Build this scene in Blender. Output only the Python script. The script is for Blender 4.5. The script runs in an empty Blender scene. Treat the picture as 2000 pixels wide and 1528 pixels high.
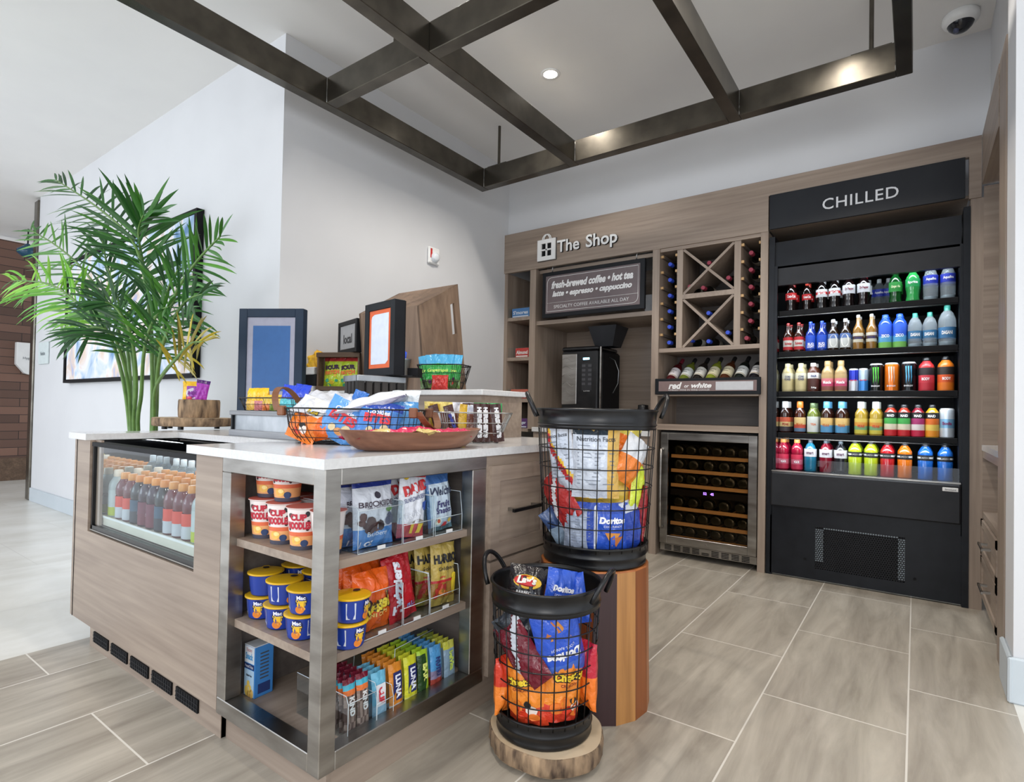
import bpy, math, random
from mathutils import Vector, Matrix, Euler
PI = math.pi
C = bpy.context.scene.collection
sc = bpy.context.scene

# ------------------------------------------------------------------ camera, light, exposure
EYE = 1.05
F_PX, YAW, PIT, ROL, PX, PY = 1089.57, math.radians(35.9227), 0.01613242, 0.0191365, 1000.0, 786.53
fwd = Vector((-math.sin(YAW), math.cos(YAW), 0)); rgt = Vector((math.cos(YAW), math.sin(YAW), 0)); upv = Vector((0, 0, 1))
CF = fwd*math.cos(PIT) + upv*math.sin(PIT); U0 = upv*math.cos(PIT) - fwd*math.sin(PIT)
CR = rgt*math.cos(ROL) + U0*math.sin(ROL); CU = U0*math.cos(ROL) - rgt*math.sin(ROL)
cam = bpy.data.cameras.new('camera'); camo = bpy.data.objects.new('camera', cam); C.objects.link(camo)
cam.sensor_fit = 'HORIZONTAL'; cam.sensor_width = 36; cam.lens = 36*F_PX/2000
cam.shift_x = 0; cam.shift_y = (PY - 764)/2000; cam.clip_start = 0.05; cam.clip_end = 60
m = Matrix((CR, CU, -CF)).transposed().to_4x4(); m.translation = Vector((0, 0, EYE)); camo.matrix_world = m
sc.camera = camo
def at(px, py, Y):                       # point of the plane y = Y seen at a pixel of the photograph
    d = CF + CR*((px-PX)/F_PX) - CU*((py-PY)/F_PX)
    return Vector((0, 0, EYE)) + d*(Y/d.y)
def atx(px, py, X):
    d = CF + CR*((px-PX)/F_PX) - CU*((py-PY)/F_PX)
    return Vector((0, 0, EYE)) + d*(X/d.x)

w = bpy.data.worlds.new('world'); sc.world = w; w.use_nodes = True
w.node_tree.nodes['Background'].inputs[0].default_value = (0.86, 0.92, 1.0, 1)
w.node_tree.nodes['Background'].inputs[1].default_value = 1.2
sc.view_settings.view_transform = 'Standard'; sc.view_settings.look = 'None'
sc.view_settings.exposure = 0.62; sc.view_settings.gamma = 1; sc.view_settings.use_curve_mapping = False
sc.cycles.max_bounces = 8; sc.cycles.transparent_max_bounces = 12; sc.cycles.use_denoising = True
def area(name, loc, target, size, sizey, power, col=(1, 1, 1), spread=PI):
    l = bpy.data.lights.new(name, 'AREA'); l.shape = 'RECTANGLE'; l.size = size; l.size_y = sizey; l.energy = power; l.color = col; l.spread = spread
    o = bpy.data.objects.new(name, l); C.objects.link(o); o.location = loc
    o.rotation_euler = (Vector(target)-Vector(loc)).to_track_quat('-Z', 'Y').to_euler(); return o
area('window_light', (-5.5, -4.2, 2.0), (-2.0, 1.1, .4), 3.4, 2.2, 70, (0.86, 0.92, 1.0))
area('right_area_light', (2.2, -3.4, 2.3), (-0.6, 2.4, 0.9), 2.4, 2.0, 50, (1.0, 0.97, 0.92))  # broad warm area light from the right, behind the camera; source unseen
def down(loc, power, col=(1, 0.93, 0.84), r=0.05, ang=130):
    l = bpy.data.lights.new('downlight', 'SPOT'); l.energy = power; l.spot_size = math.radians(ang); l.spot_blend = 0.6; l.shadow_soft_size = r; l.color = col
    o = bpy.data.objects.new('downlight', l); C.objects.link(o); o.location = loc; return o
for p, e in (((-1.955, 3.057, 3.24), 42), ((-0.35, 2.75, 3.24), 42), ((-1.45, 1.2, 3.24), 40), ((-0.4, 0.6, 3.24), 36), ((-1.955, 2.2, 3.24), 22), ((-5.2, 0.4, 3.24), 16)):
    down(p, e)

# ------------------------------------------------------------------ materials
M = {}
def mat(name, col=(.8, .8, .8), rough=.5, metal=0, **k):
    x = bpy.data.materials.new(name); x.use_nodes = True; b = x.node_tree.nodes['Principled BSDF']
    b.inputs['Base Color'].default_value = (*col, 1); b.inputs['Roughness'].default_value = rough; b.inputs['Metallic'].default_value = metal
    for kk, v in k.items(): b.inputs[kk].default_value = v
    M[name] = x; return x
def nodes(x): return x.node_tree.nodes, x.node_tree.links, x.node_tree.nodes['Principled BSDF']
def coords(x, scale=(1, 1, 1), obj=True, rot=(0, 0, 0)):
    n, l, b = nodes(x); tc = n.new('ShaderNodeTexCoord'); mp = n.new('ShaderNodeMapping')
    mp.inputs['Scale'].default_value = scale; mp.inputs['Rotation'].default_value = rot
    l.new(tc.outputs['Object' if obj else 'Generated'], mp.inputs['Vector']); return mp.outputs[0]
def ramp(x, fac, stops):
    n, l, b = nodes(x); r = n.new('ShaderNodeValToRGB'); e = r.color_ramp.elements
    while len(e) < len(stops): e.new(.5)
    for i, (p, c) in enumerate(stops): e[i].position = p; e[i].color = (*c, 1)
    l.new(fac, r.inputs[0]); return r.outputs[0]
def noise(x, vec, scale=5, detail=4, dist=0, rough=.5):
    n, l, b = nodes(x); t = n.new('ShaderNodeTexNoise'); t.inputs['Scale'].default_value = scale; t.inputs['Detail'].default_value = detail
    t.inputs['Distortion'].default_value = dist; t.inputs['Roughness'].default_value = rough; l.new(vec, t.inputs['Vector']); return t.outputs['Fac']
def bump(x, fac, s=.2, d=.01):
    n, l, b = nodes(x); q = n.new('ShaderNodeBump'); q.inputs['Strength'].default_value = s; q.inputs['Distance'].default_value = d
    l.new(fac, q.inputs['Height']); l.new(q.outputs[0], b.inputs['Normal'])
def noisy(name, cols, scale, rough, vecscale=(1, 1, 1), metal=0, bs=0, detail=4, **k):
    x = mat(name, cols[0], rough, metal, **k); n, l, b = nodes(x)
    v = coords(x, vecscale); f = noise(x, v, scale, detail)
    l.new(ramp(x, f, [(.3, cols[0]), (.7, cols[1])]), b.inputs['Base Color'])
    if bs: bump(x, f, bs)
    return x
def grain(name, a, bb, axis, rough=.45, fine=60, bs=.04):
    # laminate: long streaks along one axis
    s = [9, 9, 9]; s[axis] = .7
    x = mat(name, a, rough); n, l, b = nodes(x)
    v = coords(x, s); f1 = noise(x, v, 1.3, 6, .6)
    s2 = [fine]*3; s2[axis] = 2.0
    v2 = coords(x, s2); f2 = noise(x, v2, 1.0, 3)
    mx = n.new('ShaderNodeMix'); mx.data_type = 'FLOAT'; mx.inputs[0].default_value = .4; l.new(f1, mx.inputs[2]); l.new(f2, mx.inputs[3])
    l.new(ramp(x, mx.outputs[0], [(.34, a), (.66, bb)]), b.inputs['Base Color']); bump(x, f2, bs, .003); return x
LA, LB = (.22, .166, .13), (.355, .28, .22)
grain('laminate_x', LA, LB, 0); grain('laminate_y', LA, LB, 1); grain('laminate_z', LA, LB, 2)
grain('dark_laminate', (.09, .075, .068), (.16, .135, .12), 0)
grain('crate_wood', (.07, .042, .026), (.17, .105, .065), 0, .7, 80, .2)
grain('tray_wood', (.10, .06, .038), (.23, .15, .098), 2, .6, 60, .15)
grain('grey_wood', (.16, .165, .18), (.33, .34, .36), 0, .75, 90, .3)
grain('black_wood', (.012, .011, .010), (.045, .038, .034), 2, .6, 80, .2)
grain('bowl_wood', (.12, .046, .026), (.29, .135, .078), 0, .35, 50, .05)
grain('shelf_slat', (.45, .27, .11), (.62, .40, .19), 0, .5)
noisy('wall_paint', ((.625, .63, .645), (.65, .655, .67)), 3, .6)
noisy('ceiling_paint', ((.80, .79, .775), (.83, .82, .80)), 3, .8)
noisy('baseboard_paint', ((.50, .56, .60), (.55, .60, .64)), 3, .4)
noisy('quartz', ((.60, .60, .60), (.68, .68, .68)), 90, .14)
mat('bronze_metal', (.095, .086, .072), .27, .85)
x = M['bronze_metal']; n, l, b = nodes(x); f = noise(x, coords(x, (1, 1, 1)), 9, 4); l.new(ramp(x, f, [(.3, (.080, .072, .060)), (.7, (.135, .122, .10))]), b.inputs['Base Color'])
def brushed(name, a, bb, s, rough):
    x = mat(name, a, rough, 1); n, l, b = nodes(x); f = noise(x, coords(x, s), 1, 4)
    l.new(ramp(x, f, [(.3, a), (.7, bb)]), b.inputs['Base Color']); bump(x, f, .05, .002)
    g = n.new('ShaderNodeMapRange'); l.new(f, g.inputs[0]); g.inputs[3].default_value = rough-.08; g.inputs[4].default_value = rough+.12; l.new(g.outputs[0], b.inputs['Roughness']); return x
brushed('steel', (.25, .235, .215), (.43, .41, .385), (5, 5, 22), .30)
brushed('galvanized', (.30, .32, .34), (.48, .50, .52), (14, 14, 9), .45)
brushed('wire_steel', (.30, .30, .30), (.45, .45, .44), (9, 9, 9), .35)
noisy('black_metal', ((.006, .006, .007), (.012, .012, .013)), 20, .28, metal=.3)
noisy('cooler_black', ((.006, .007, .010), (.010, .012, .016)), 12, .34, metal=.1, **{'Specular IOR Level': .3})
noisy('cooler_grey', ((.014, .015, .018), (.020, .021, .025)), 12, .45, metal=.0, **{'Specular IOR Level': .3})
noisy('matte_black', ((.003, .003, .004), (.006, .006, .007)), 20, .6, **{'Specular IOR Level': .2})
noisy('sign_dark', ((.010, .011, .015), (.014, .016, .020)), 4, .45, **{'Specular IOR Level': .3})
noisy('frame_navy', ((.006, .017, .038), (.010, .024, .050)), 9, .45, **{'Specular IOR Level': .3})
noisy('frame_black', ((.004, .005, .007), (.007, .008, .011)), 9, .5, **{'Specular IOR Level': .25})
noisy('bark', ((.05, .03, .02), (.40, .27, .16)), 34, .9, (1, 1, .30), bs=1.0)
noisy('log_face', ((.50, .36, .22), (.66, .52, .36)), 6, .6)
noisy('acrylic_edge', ((.55, .62, .66), (.65, .72, .76)), 9, .1)
noisy('leather', ((.14, .052, .02), (.22, .085, .035)), 18, .45)
noisy('white_plastic', ((.78, .78, .77), (.84, .84, .83)), 9, .35)
noisy('deck_cream', ((.60, .56, .46), (.68, .64, .53)), 9, .35)
noisy('stem_green', ((.075, .16, .03), (.14, .26, .06)), 14, .45)
noisy('planter', ((.03, .03, .03), (.05, .05, .05)), 9, .5)
noisy('mulch', ((.05, .03, .02), (.12, .08, .05)), 60, .9, bs=1)
# leaves: green from colour attribute, slight sheen
def attr(name, rough, metal=0, bs=0, bscale=30, **k):
    x = mat(name, (.8, .8, .8), rough, metal, **k); n, l, b = nodes(x); a = n.new('ShaderNodeAttribute'); a.attribute_name = 'Col'
    v = coords(x); f = noise(x, v, bscale, 3, .4)
    mm = n.new('ShaderNodeMix'); mm.data_type = 'RGBA'; mm.blend_type = 'MULTIPLY'; mm.inputs[0].default_value = 1
    l.new(a.outputs['Color'], mm.inputs[6]); l.new(ramp(x, f, [(.2, (.90, .90, .90)), (.6, (1, 1, 1))]), mm.inputs[7]); l.new(mm.outputs[2], b.inputs['Base Color'])
    if bs: bump(x, f, bs, .012)
    return x
attr('film', .22, 0, .75, 30); attr('card', .55); attr('plast', .3); attr('gloss', .12); attr('can', .25, .35); attr('leaf', .42, 0, .15, 40)
attr('liquid', .08, 0, 0, 9, **{'Specular IOR Level': .7})
x = mat('clear_bottle', (.80, .88, .93), .06, 0, **{'Transmission Weight': .85, 'IOR': 1.2})
def pane(name, tint, refl, fres=1.45):
    x = bpy.data.materials.new(name); x.use_nodes = True; n, l = x.node_tree.nodes, x.node_tree.links; n.clear()
    o = n.new('ShaderNodeOutputMaterial'); t = n.new('ShaderNodeBsdfTransparent'); t.inputs[0].default_value = (*tint, 1)
    g = n.new('ShaderNodeBsdfGlossy'); g.inputs['Roughness'].default_value = .02; fr = n.new('ShaderNodeFresnel'); fr.inputs[0].default_value = fres
    ma = n.new('ShaderNodeMath'); ma.operation = 'MULTIPLY'; ma.inputs[1].default_value = refl; ge = n.new('ShaderNodeNewGeometry'); mb_ = n.new('ShaderNodeMath'); mb_.operation = 'SUBTRACT'; mb_.inputs[0].default_value = 1; l.new(ge.outputs['Backfacing'], mb_.inputs[1]); mc_ = n.new('ShaderNodeMath'); mc_.operation = 'MULTIPLY'; l.new(fr.outputs[0], mc_.inputs[0]); l.new(mb_.outputs[0], mc_.inputs[1]); l.new(mc_.outputs[0], ma.inputs[0])
    mi = n.new('ShaderNodeMixShader'); l.new(ma.outputs[0], mi.inputs[0]); l.new(t.outputs[0], mi.inputs[1]); l.new(g.outputs[0], mi.inputs[2]); l.new(mi.outputs[0], o.inputs[0]); M[name] = x
pane('glass', (.90, .94, .95), 1.0); pane('acrylic', (.93, .955, .965), 1.2, 1.5); pane('dark_glass', (.78, .70, .60), .5, 1.45)
mat('mirror', (.75, .78, .8), .03, 1)
def emit(name, col, s):
    x = mat(name, col, .5); b = x.node_tree.nodes['Principled BSDF']; b.inputs['Emission Color'].default_value = (*col, 1); b.inputs['Emission Strength'].default_value = s
emit('lamp_glow', (1, .96, .88), 9); emit('led_strip', (.82, .92, 1), 5); emit('screen_blue', (.35, .75, 1), 3); emit('display_purple', (.20, .12, 1), 7)
# floor tile, long side along Y, half offset
def tile(name, c1, c2, streak, grout, bw, rh, ox, oy, mortar, rough):
    x = mat(name, c1, rough); n, l, b = nodes(x); tc = n.new('ShaderNodeTexCoord'); mp = n.new('ShaderNodeMapping')
    mp.inputs['Location'].default_value = (oy, ox, 0); mp.inputs['Rotation'].default_value = (0, 0, 0)
    sp = n.new('ShaderNodeSeparateXYZ'); cb = n.new('ShaderNodeCombineXYZ'); l.new(tc.outputs['Object'], sp.inputs[0])
    l.new(sp.outputs[1], cb.inputs[0]); l.new(sp.outputs[0], cb.inputs[1]); l.new(cb.outputs[0], mp.inputs['Vector'])
    br = n.new('ShaderNodeTexBrick'); br.offset = .5; br.inputs['Scale'].default_value = 1; br.inputs['Brick Width'].default_value = bw; br.inputs['Row Height'].default_value = rh
    br.inputs['Mortar Size'].default_value = mortar; br.inputs['Mortar Smooth'].default_value = 0; l.new(mp.outputs[0], br.inputs['Vector'])
    br.inputs['Color1'].default_value = (1, 1, 1, 1); br.inputs['Color2'].default_value = (0, 0, 0, 1)
    m2 = n.new('ShaderNodeMapping'); m2.inputs['Scale'].default_value = (1.0, streak, 1); l.new(cb.outputs[0], m2.inputs['Vector'])
    ad = n.new('ShaderNodeVectorMath'); ad.operation = 'ADD'; l.new(m2.outputs[0], ad.inputs[0]); l.new(br.outputs['Color'], ad.inputs[1])
    f = noise(x, ad.outputs[0], 1.6, 7, .5, .62)
    col = ramp(x, f, [(.30, c1), (.70, c2)])
    mx = n.new('ShaderNodeMix'); mx.data_type = 'RGBA'; l.new(br.outputs['Fac'], mx.inputs[0]); l.new(col, mx.inputs[6]); mx.inputs[7].default_value = (*grout, 1)
    l.new(mx.outputs[2], b.inputs['Base Color']); return x
tile('floor_tile', (.275, .24, .195), (.50, .45, .375), 7, (.68, .64, .57), .788, .448, .465, -1.903, .0028, .33)
tile('light_tile', (.62, .60, .54), (.80, .79, .75), 2, (.60, .58, .54), .9, .9, .1, .2, .002, .3)
# plank wall
x = mat('plank_wall', (.2, .1, .07), .5); n, l, b = nodes(x); tc = n.new('ShaderNodeTexCoord'); sp = n.new('ShaderNodeSeparateXYZ'); cb = n.new('ShaderNodeCombineXYZ')
l.new(tc.outputs['Object'], sp.inputs[0]); l.new(sp.outputs[1], cb.inputs[0]); l.new(sp.outputs[2], cb.inputs[1])
br = n.new('ShaderNodeTexBrick'); br.inputs['Scale'].default_value = 1; br.inputs['Brick Width'].default_value = 1.1; br.inputs['Row Height'].default_value = .11; br.inputs['Mortar Size'].default_value = .004
br.inputs['Color1'].default_value = (.22, .115, .08, 1); br.inputs['Color2'].default_value = (.085, .045, .032, 1); br.inputs['Mortar'].default_value = (.02, .012, .01, 1)
l.new(cb.outputs[0], br.inputs['Vector']); l.new(br.outputs['Color'], b.inputs['Base Color'])
# butcher block log
x = mat('stave_wood', (.4, .2, .1), .4); n, l, b = nodes(x)
a = n.new('ShaderNodeAttribute'); a.attribute_name = 'Col'; f = noise(x, coords(x, (30, 30, 1.2)), 1, 5, .6)
mm = n.new('ShaderNodeMix'); mm.data_type = 'RGBA'; mm.blend_type = 'MULTIPLY'; mm.inputs[0].default_value = 1; l.new(a.outputs['Color'], mm.inputs[6])
l.new(ramp(x, f, [(.3, (.62, .58, .55)), (.65, (1, 1, 1))]), mm.inputs[7]); l.new(mm.outputs[2], b.inputs['Base Color'])
# canvas art: soft blue white gold cloud shapes
x = mat('canvas_print', (.7, .7, .75), .5); n, l, b = nodes(x); f = noise(x, coords(x, (1.2, 1, 1.0)), 1.7, 3, 2.2)
l.new(ramp(x, f, [(.34, (.10, .24, .46)), (.44, (.50, .62, .78)), (.52, (.80, .80, .86)), (.60, (.74, .60, .50)), (.68, (.42, .46, .66))]), b.inputs['Base Color'])

# ------------------------------------------------------------------ mesh builder
W = (1, 1, 1)
def lin(r, g, b): return tuple(((c/255)/12.92 if c/255 <= .04045 else ((c/255+.055)/1.055)**2.4) for c in (r, g, b))
_fonts = {}
def textmesh(s, bold=0, shear=0, spacing=1):
    key = (s, bold, shear, spacing)
    if key in _fonts: return _fonts[key]
    c = bpy.data.curves.new('t', 'FONT'); c.body = s; c.size = 1; c.offset = bold; c.shear = shear; c.space_character = spacing; c.resolution_u = 3; c.align_x = 'CENTER'
    o = bpy.data.objects.new('t', c); C.objects.link(o); dg = bpy.context.evaluated_depsgraph_get()
    me = bpy.data.meshes.new_from_object(o.evaluated_get(dg)); vs = [tuple(v.co) for v in me.vertices]; fs = [tuple(p.vertices) for p in me.polygons]
    bpy.data.objects.remove(o); bpy.data.curves.remove(c); bpy.data.meshes.remove(me)
    x0 = min(v[0] for v in vs); x1 = max(v[0] for v in vs); y0 = min(v[1] for v in vs); y1 = max(v[1] for v in vs)
    vs = [((v[0]-(x0+x1)/2), (v[1]-(y0+y1)/2)) for v in vs]
    _fonts[key] = (vs, fs, x1-x0, y1-y0); return _fonts[key]
class MB:
    def __init__(s): s.v = []; s.f = []; s.m = []; s.c = []; s.s = []; s.names = []; s.T = Matrix()
    def mi(s, name):
        if name not in s.names: s.names.append(name)
        return s.names.index(name)
    def add(s, vs, fs, m, col=W, smooth=False):
        k = len(s.v); s.v += [s.T @ Vector(v) for v in vs]; i = s.mi(m)
        for j, f in enumerate(fs):
            s.f.append([k+a for a in f]); s.m.append(i); s.c.append(col[j] if isinstance(col, list) else col); s.s.append(smooth)
        return s
    def box(s, x0, x1, y0, y1, z0, z1, m, col=W, bev=0):
        if x0 > x1: x0, x1 = x1, x0
        if y0 > y1: y0, y1 = y1, y0
        if z0 > z1: z0, z1 = z1, z0
        if not bev:
            vs = [(x0, y0, z0), (x1, y0, z0), (x1, y1, z0), (x0, y1, z0), (x0, y0, z1), (x1, y0, z1), (x1, y1, z1), (x0, y1, z1)]
            return s.add(vs, [(0, 3, 2, 1), (4, 5, 6, 7), (0, 1, 5, 4), (1, 2, 6, 5), (2, 3, 7, 6), (3, 0, 4, 7)], m, col)
        e = min(bev, (x1-x0)/2.01, (y1-y0)/2.01, (z1-z0)/2.01); vs = []; idx = {}
        for a in (0, 1):
            for b_ in (0, 1):
                for c_ in (0, 1):
                    X, Y, Z = (x0, x1)[a], (y0, y1)[b_], (z0, z1)[c_]; dx, dy, dz = (e, -e)[a], (e, -e)[b_], (e, -e)[c_]
                    idx[a, b_, c_] = len(vs); vs += [(X, Y+dy, Z+dz), (X+dx, Y, Z+dz), (X+dx, Y+dy, Z)]
        q = lambda a, b_, c_, ax: idx[a, b_, c_]+ax
        fs = []
        for a in (0, 1):
            o = [(0, 0), (1, 0), (1, 1), (0, 1)]
            fs.append([q(a, i, j, 0) for i, j in o][::(1 if a else -1)])
            fs.append([q(i, a, j, 1) for i, j in o][::(-1 if a else 1)])
            fs.append([q(i, j, a, 2) for i, j in o][::(1 if a else -1)])
        for a in (0, 1):
            for b_ in (0, 1):
                f1 = [q(a, b_, 0, 0), q(a, b_, 1, 0), q(a, b_, 1, 1), q(a, b_, 0, 1)]; f2 = [q(a, 0, b_, 0), q(a, 1, b_, 0), q(a, 1, b_, 2), q(a, 0, b_, 2)]; f3 = [q(0, a, b_, 1), q(1, a, b_, 1), q(1, a, b_, 2), q(0, a, b_, 2)]
                fs += [f1 if a != b_ else f1[::-1], f2[::-1] if a != b_ else f2, f3 if a != b_ else f3[::-1]]
                for c_ in (0, 1):
                    t = [q(a, b_, c_, 0), q(a, b_, c_, 1), q(a, b_, c_, 2)]; fs.append(t if (a+b_+c_) % 2 else t[::-1])
        return s.add(vs, fs, m, col)
    def lathe(s, prof, m, cols=W, seg=20, cx=0, cy=0, z=0, smooth=True, sx=1, sy=1):
        vs = []; fs = []; cl = []
        for r, h in prof:
            for i in range(seg):
                a = 2*PI*i/seg; vs.append((cx+r*sx*math.cos(a), cy+r*sy*math.sin(a), z+h))
        for j in range(len(prof)-1):
            for i in range(seg):
                fs.append((j*seg+i, j*seg+(i+1) % seg, (j+1)*seg+(i+1) % seg, (j+1)*seg+i)); cl.append(cols[j] if isinstance(cols, list) else cols)
        return s.add(vs, fs, m, cl, smooth)
    def disc(s, r, h, m, col=W, seg=20, cx=0, cy=0, down=False, sx=1, sy=1):
        vs = [(cx+r*sx*math.cos(2*PI*i/seg), cy+r*sy*math.sin(2*PI*i/seg), h) for i in range(seg)]
        return s.add(vs, [tuple(range(seg))[::(-1 if down else 1)]], m, col)
    def cyl(s, r, z0, z1, m, col=W, seg=20, cx=0, cy=0, r2=None):
        r2 = r if r2 is None else r2
        s.lathe([(r, z0), (r2, z1)], m, col, seg, cx, cy); s.disc(r2, z1, m, col, seg, cx, cy); return s.disc(r, z0, m, col, seg, cx, cy, True)
    def tube(s, pts, r, m, col=W, seg=6, closed=False):
        pts = [Vector(p) for p in pts]; n = len(pts); vs = []; fs = []
        if n < 2: return s
        up = Vector((0, 0, 1)); prev = None
        for i, p in enumerate(pts):
            t = ((pts[(i+1) % n]-pts[i-1]) if closed else (pts[min(i+1, n-1)]-pts[max(i-1, 0)])).normalized()
            if prev is None:
                a = t.cross(up);
                if a.length < .05: a = t.cross(Vector((1, 0, 0)))
                a.normalize()
            else:
                a = prev - t*prev.dot(t); a.normalize()
            prev = a; b_ = t.cross(a)
            rr = r[i] if isinstance(r, (list, tuple)) else r
            for k in range(seg):
                q = 2*PI*k/seg; vs.append(p + a*rr*math.cos(q) + b_*rr*math.sin(q))
        for i in range(n if closed else n-1):
            for k in range(seg):
                i2 = (i+1) % n; fs.append((i*seg+k, i*seg+(k+1) % seg, i2*seg+(k+1) % seg, i2*seg+k))
        if not closed: fs += [tuple(range(seg))[::-1], tuple((n-1)*seg+k for k in range(seg))]
        T = s.T; s.T = T; return s.add(vs, fs, m, col, True)
    def text(s, txt, fn, cx, cz, wd, col, m='card', bold=.02, shear=0, rot=0, ht=None, spacing=1, depth=0, side_m=None):
        # fn(u, v, lift) -> local 3-D point of a surface; text centred at (cx, cz), fitted to width wd (and ht)
        vs, fs, tw, th = textmesh(txt, bold, shear, spacing); k = wd/tw; kz = (ht/th) if ht else k; ca, sa = math.cos(rot), math.sin(rot)
        P = []
        for a, b_ in vs:
            a, b_ = a*k, b_*kz; P.append((cx+a*ca-b_*sa, cz+a*sa+b_*ca))
        if depth:
            n = len(P); s.add([fn(u, v, depth) for u, v in P], fs, m, col)
            edges = {}
            for f in fs:
                for i in range(len(f)):
                    e = (f[i], f[(i+1) % len(f)]); edges[e] = 1
            side = [e for e in edges if (e[1], e[0]) not in edges]
            s.add([fn(u, v, depth) for u, v in P]+[fn(u, v, 0) for u, v in P], [(a, a+n, b_+n, b_) for a, b_ in side], side_m or m, col)
            return s
        return s.add([fn(u, v, .0012) for u, v in P], fs, m, col)
    def poly(s, pts, fn, col, m='card', lift=.0006, sub=0):
        return s.add([fn(u, v, lift) for u, v in pts], [tuple(range(len(pts)))], m, col)
    def patch(s, u0, u1, v0, v1, fn, col, m='card', lift=.0006, nu=4, nv=4):
        vs = [fn(u0+(u1-u0)*i/nu, v0+(v1-v0)*j/nv, lift) for j in range(nv+1) for i in range(nu+1)]
        return s.add(vs, [(j*(nu+1)+i, j*(nu+1)+i+1, (j+1)*(nu+1)+i+1, (j+1)*(nu+1)+i) for j in range(nv) for i in range(nu)], m, col, True)
    def mesh(s, name):
        me = bpy.data.meshes.new(name); me.from_pydata([tuple(v) for v in s.v], [], s.f)
        for nme in s.names: me.materials.append(M[nme])
        me.polygons.foreach_set('material_index', s.m); me.polygons.foreach_set('use_smooth', s.s)
        ca = me.color_attributes.new('Col', 'FLOAT_COLOR', 'CORNER'); buf = []
        for f, c in zip(s.f, s.c): buf += [c[0], c[1], c[2], 1.0]*len(f)
        ca.data.foreach_set('color', buf); me.update(); return me
    def build(s, name, parent=None, loc=None, rot=None):
        return link(name, s.mesh(name), parent, loc, rot)
def link(name, me, parent=None, loc=None, rot=None):
    o = bpy.data.objects.new(name, me); C.objects.link(o)
    if parent: o.parent = parent
    if loc is not None: o.location = loc
    if rot is not None: o.rotation_euler = rot
    return o
def tag(o, label, cat, group=None):
    o['label'] = label; o['category'] = cat
    if group: o['group'] = group
    return o
def thing(name, label, cat, loc=(0, 0, 0), rot=(0, 0, 0), group=None):
    o = bpy.data.objects.new(name, None); C.objects.link(o); o.location = loc; o.rotation_euler = rot; o.empty_display_size = .05
    return tag(o, label, cat, group)
def struct(o): o['kind'] = 'structure'; return o
def flat(y=0, ax='y-'):
    # surface lookup for lettering on a flat face
    if ax == 'y-': return lambda u, v, l: (u, y-l, v)
    if ax == 'x+': return lambda u, v, l: (y+l, u, v)
def place(meshes, name, label, cat, loc, rotz=0, group=None):
    # meshes: {part: mesh}; a thing with shared part meshes
    t = thing(name, label, cat, loc, (0, 0, rotz), group)
    for p, me in meshes.items(): link(p, me, t)
    return t
ORD = ['first', 'second', 'third', 'fourth', 'fifth', 'sixth', 'seventh', 'eighth', 'ninth', 'tenth', 'eleventh', 'twelfth', 'thirteenth', 'fourteenth', 'fifteenth']
# ================================================================== THE ROOM
CEIL = 3.27
struct(MB().box(-3.0, .30, -3, 4.75, -.08, 0, 'floor_tile').box(.30, .72, 3.05, 4.75, -.08, 0, 'floor_tile').build('floor'))
fl = MB(); fl.box(-14, -3.0, -3, 8, -.08, 0, 'light_tile'); fl.box(.30, 5, -3, 2.83, -.08, 0, 'light_tile'); struct(fl.build('floor'))
struct(MB().box(-14, 5, -1.2, 8, CEIL, CEIL+.1, 'ceiling_paint').build('ceiling'))
wb = MB(); wb.box(-3.04, .45, 4.75, 4.87, 0, CEIL, 'wall_paint'); wb.box(-3.04, .45, 4.09, 4.75, 2.655, CEIL, 'wall_paint'); struct(wb.build('wall_back'))
struct(MB().box(-3.24, -3.04, 1.98, 4.87, 0, CEIL, 'wall_paint').build('wall_left'))
struct(MB().box(-7.68, -3.04, 1.84, 1.98, 0, CEIL, 'wall_paint').build('wall_front'))
for q in ((.30, .42, 2.81, 3.045, 0, CEIL), (.42, 5, 2.81, 2.93, 0, CEIL), (.33, .42, 3.045, 4.09, 2.665, CEIL), (.72, .8, 2.93, 4.87, 0, CEIL)): struct(MB().box(*q, 'wall_paint').build('wall_right'))
b_ = MB(); b_.box(-7.66, -3.04, 1.822, 1.84, 0, .14, 'baseboard_paint', bev=.004); struct(b_.build('baseboard_front'))
b_ = MB(); b_.box(.282, .30, 2.79, 3.045, 0, .17, 'baseboard_paint', bev=.006); b_.box(.282, 2, 2.792, 2.81, 0, .17, 'baseboard_paint', bev=.006); struct(b_.build('baseboard_right'))
struct(MB().box(-7.80, -7.68, 1.82, 1.99, 0, 3.24, 'bronze_metal', bev=.01).build('trim_1'))
struct(MB().box(-9.95, -9.8, -1, 6, .30, 3.20, 'plank_wall').box(-9.95, -9.79, -1, 6, 0, .30, 'crate_wood').build('wall_corridor'))

# ceiling grid of bronze beams, hung on rods
BZ0, BZ1, BW = 2.80, 2.95, .035
t = thing('ceiling_grid', 'dark bronze metal beam grid hanging below the ceiling', 'ceiling grid', (-1.42, 3.4, BZ0))
def beam(x0, x1, y0, y1, nm='beam'):
    MB().box(x0+1.42, x1+1.42, y0-3.4, y1-3.4, 0, BZ1-BZ0, 'bronze_metal', bev=.003).build(nm, t)
xs = (-2.785, -1.972, -.88, -.058); ys = (.5, 1.962, 3.398)
for x in xs: beam(x-BW, x+BW, -1.1, 3.398+BW)
for y in ys:
    for a, c in zip(xs[:-1], xs[1:]): beam(a+BW, c-BW, y-BW, y+BW)
for x, y in ((-2.64, 3.41), (-.20, 3.41), (-2.24, 1.98), (-.20, 1.98), (-1.9, 1.5)):
    MB().cyl(.011, BZ1+.012-BZ0, CEIL-BZ0, 'bronze_metal', seg=12, cx=x+1.42, cy=y-3.4).build('hanging_rod', t)
    MB().box(x+1.42-.09, x+1.42+.09, y-3.4-.03, y-3.4+.03, BZ1-BZ0, BZ1-BZ0+.012, 'bronze_metal').build('mounting_plate', t)
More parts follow.
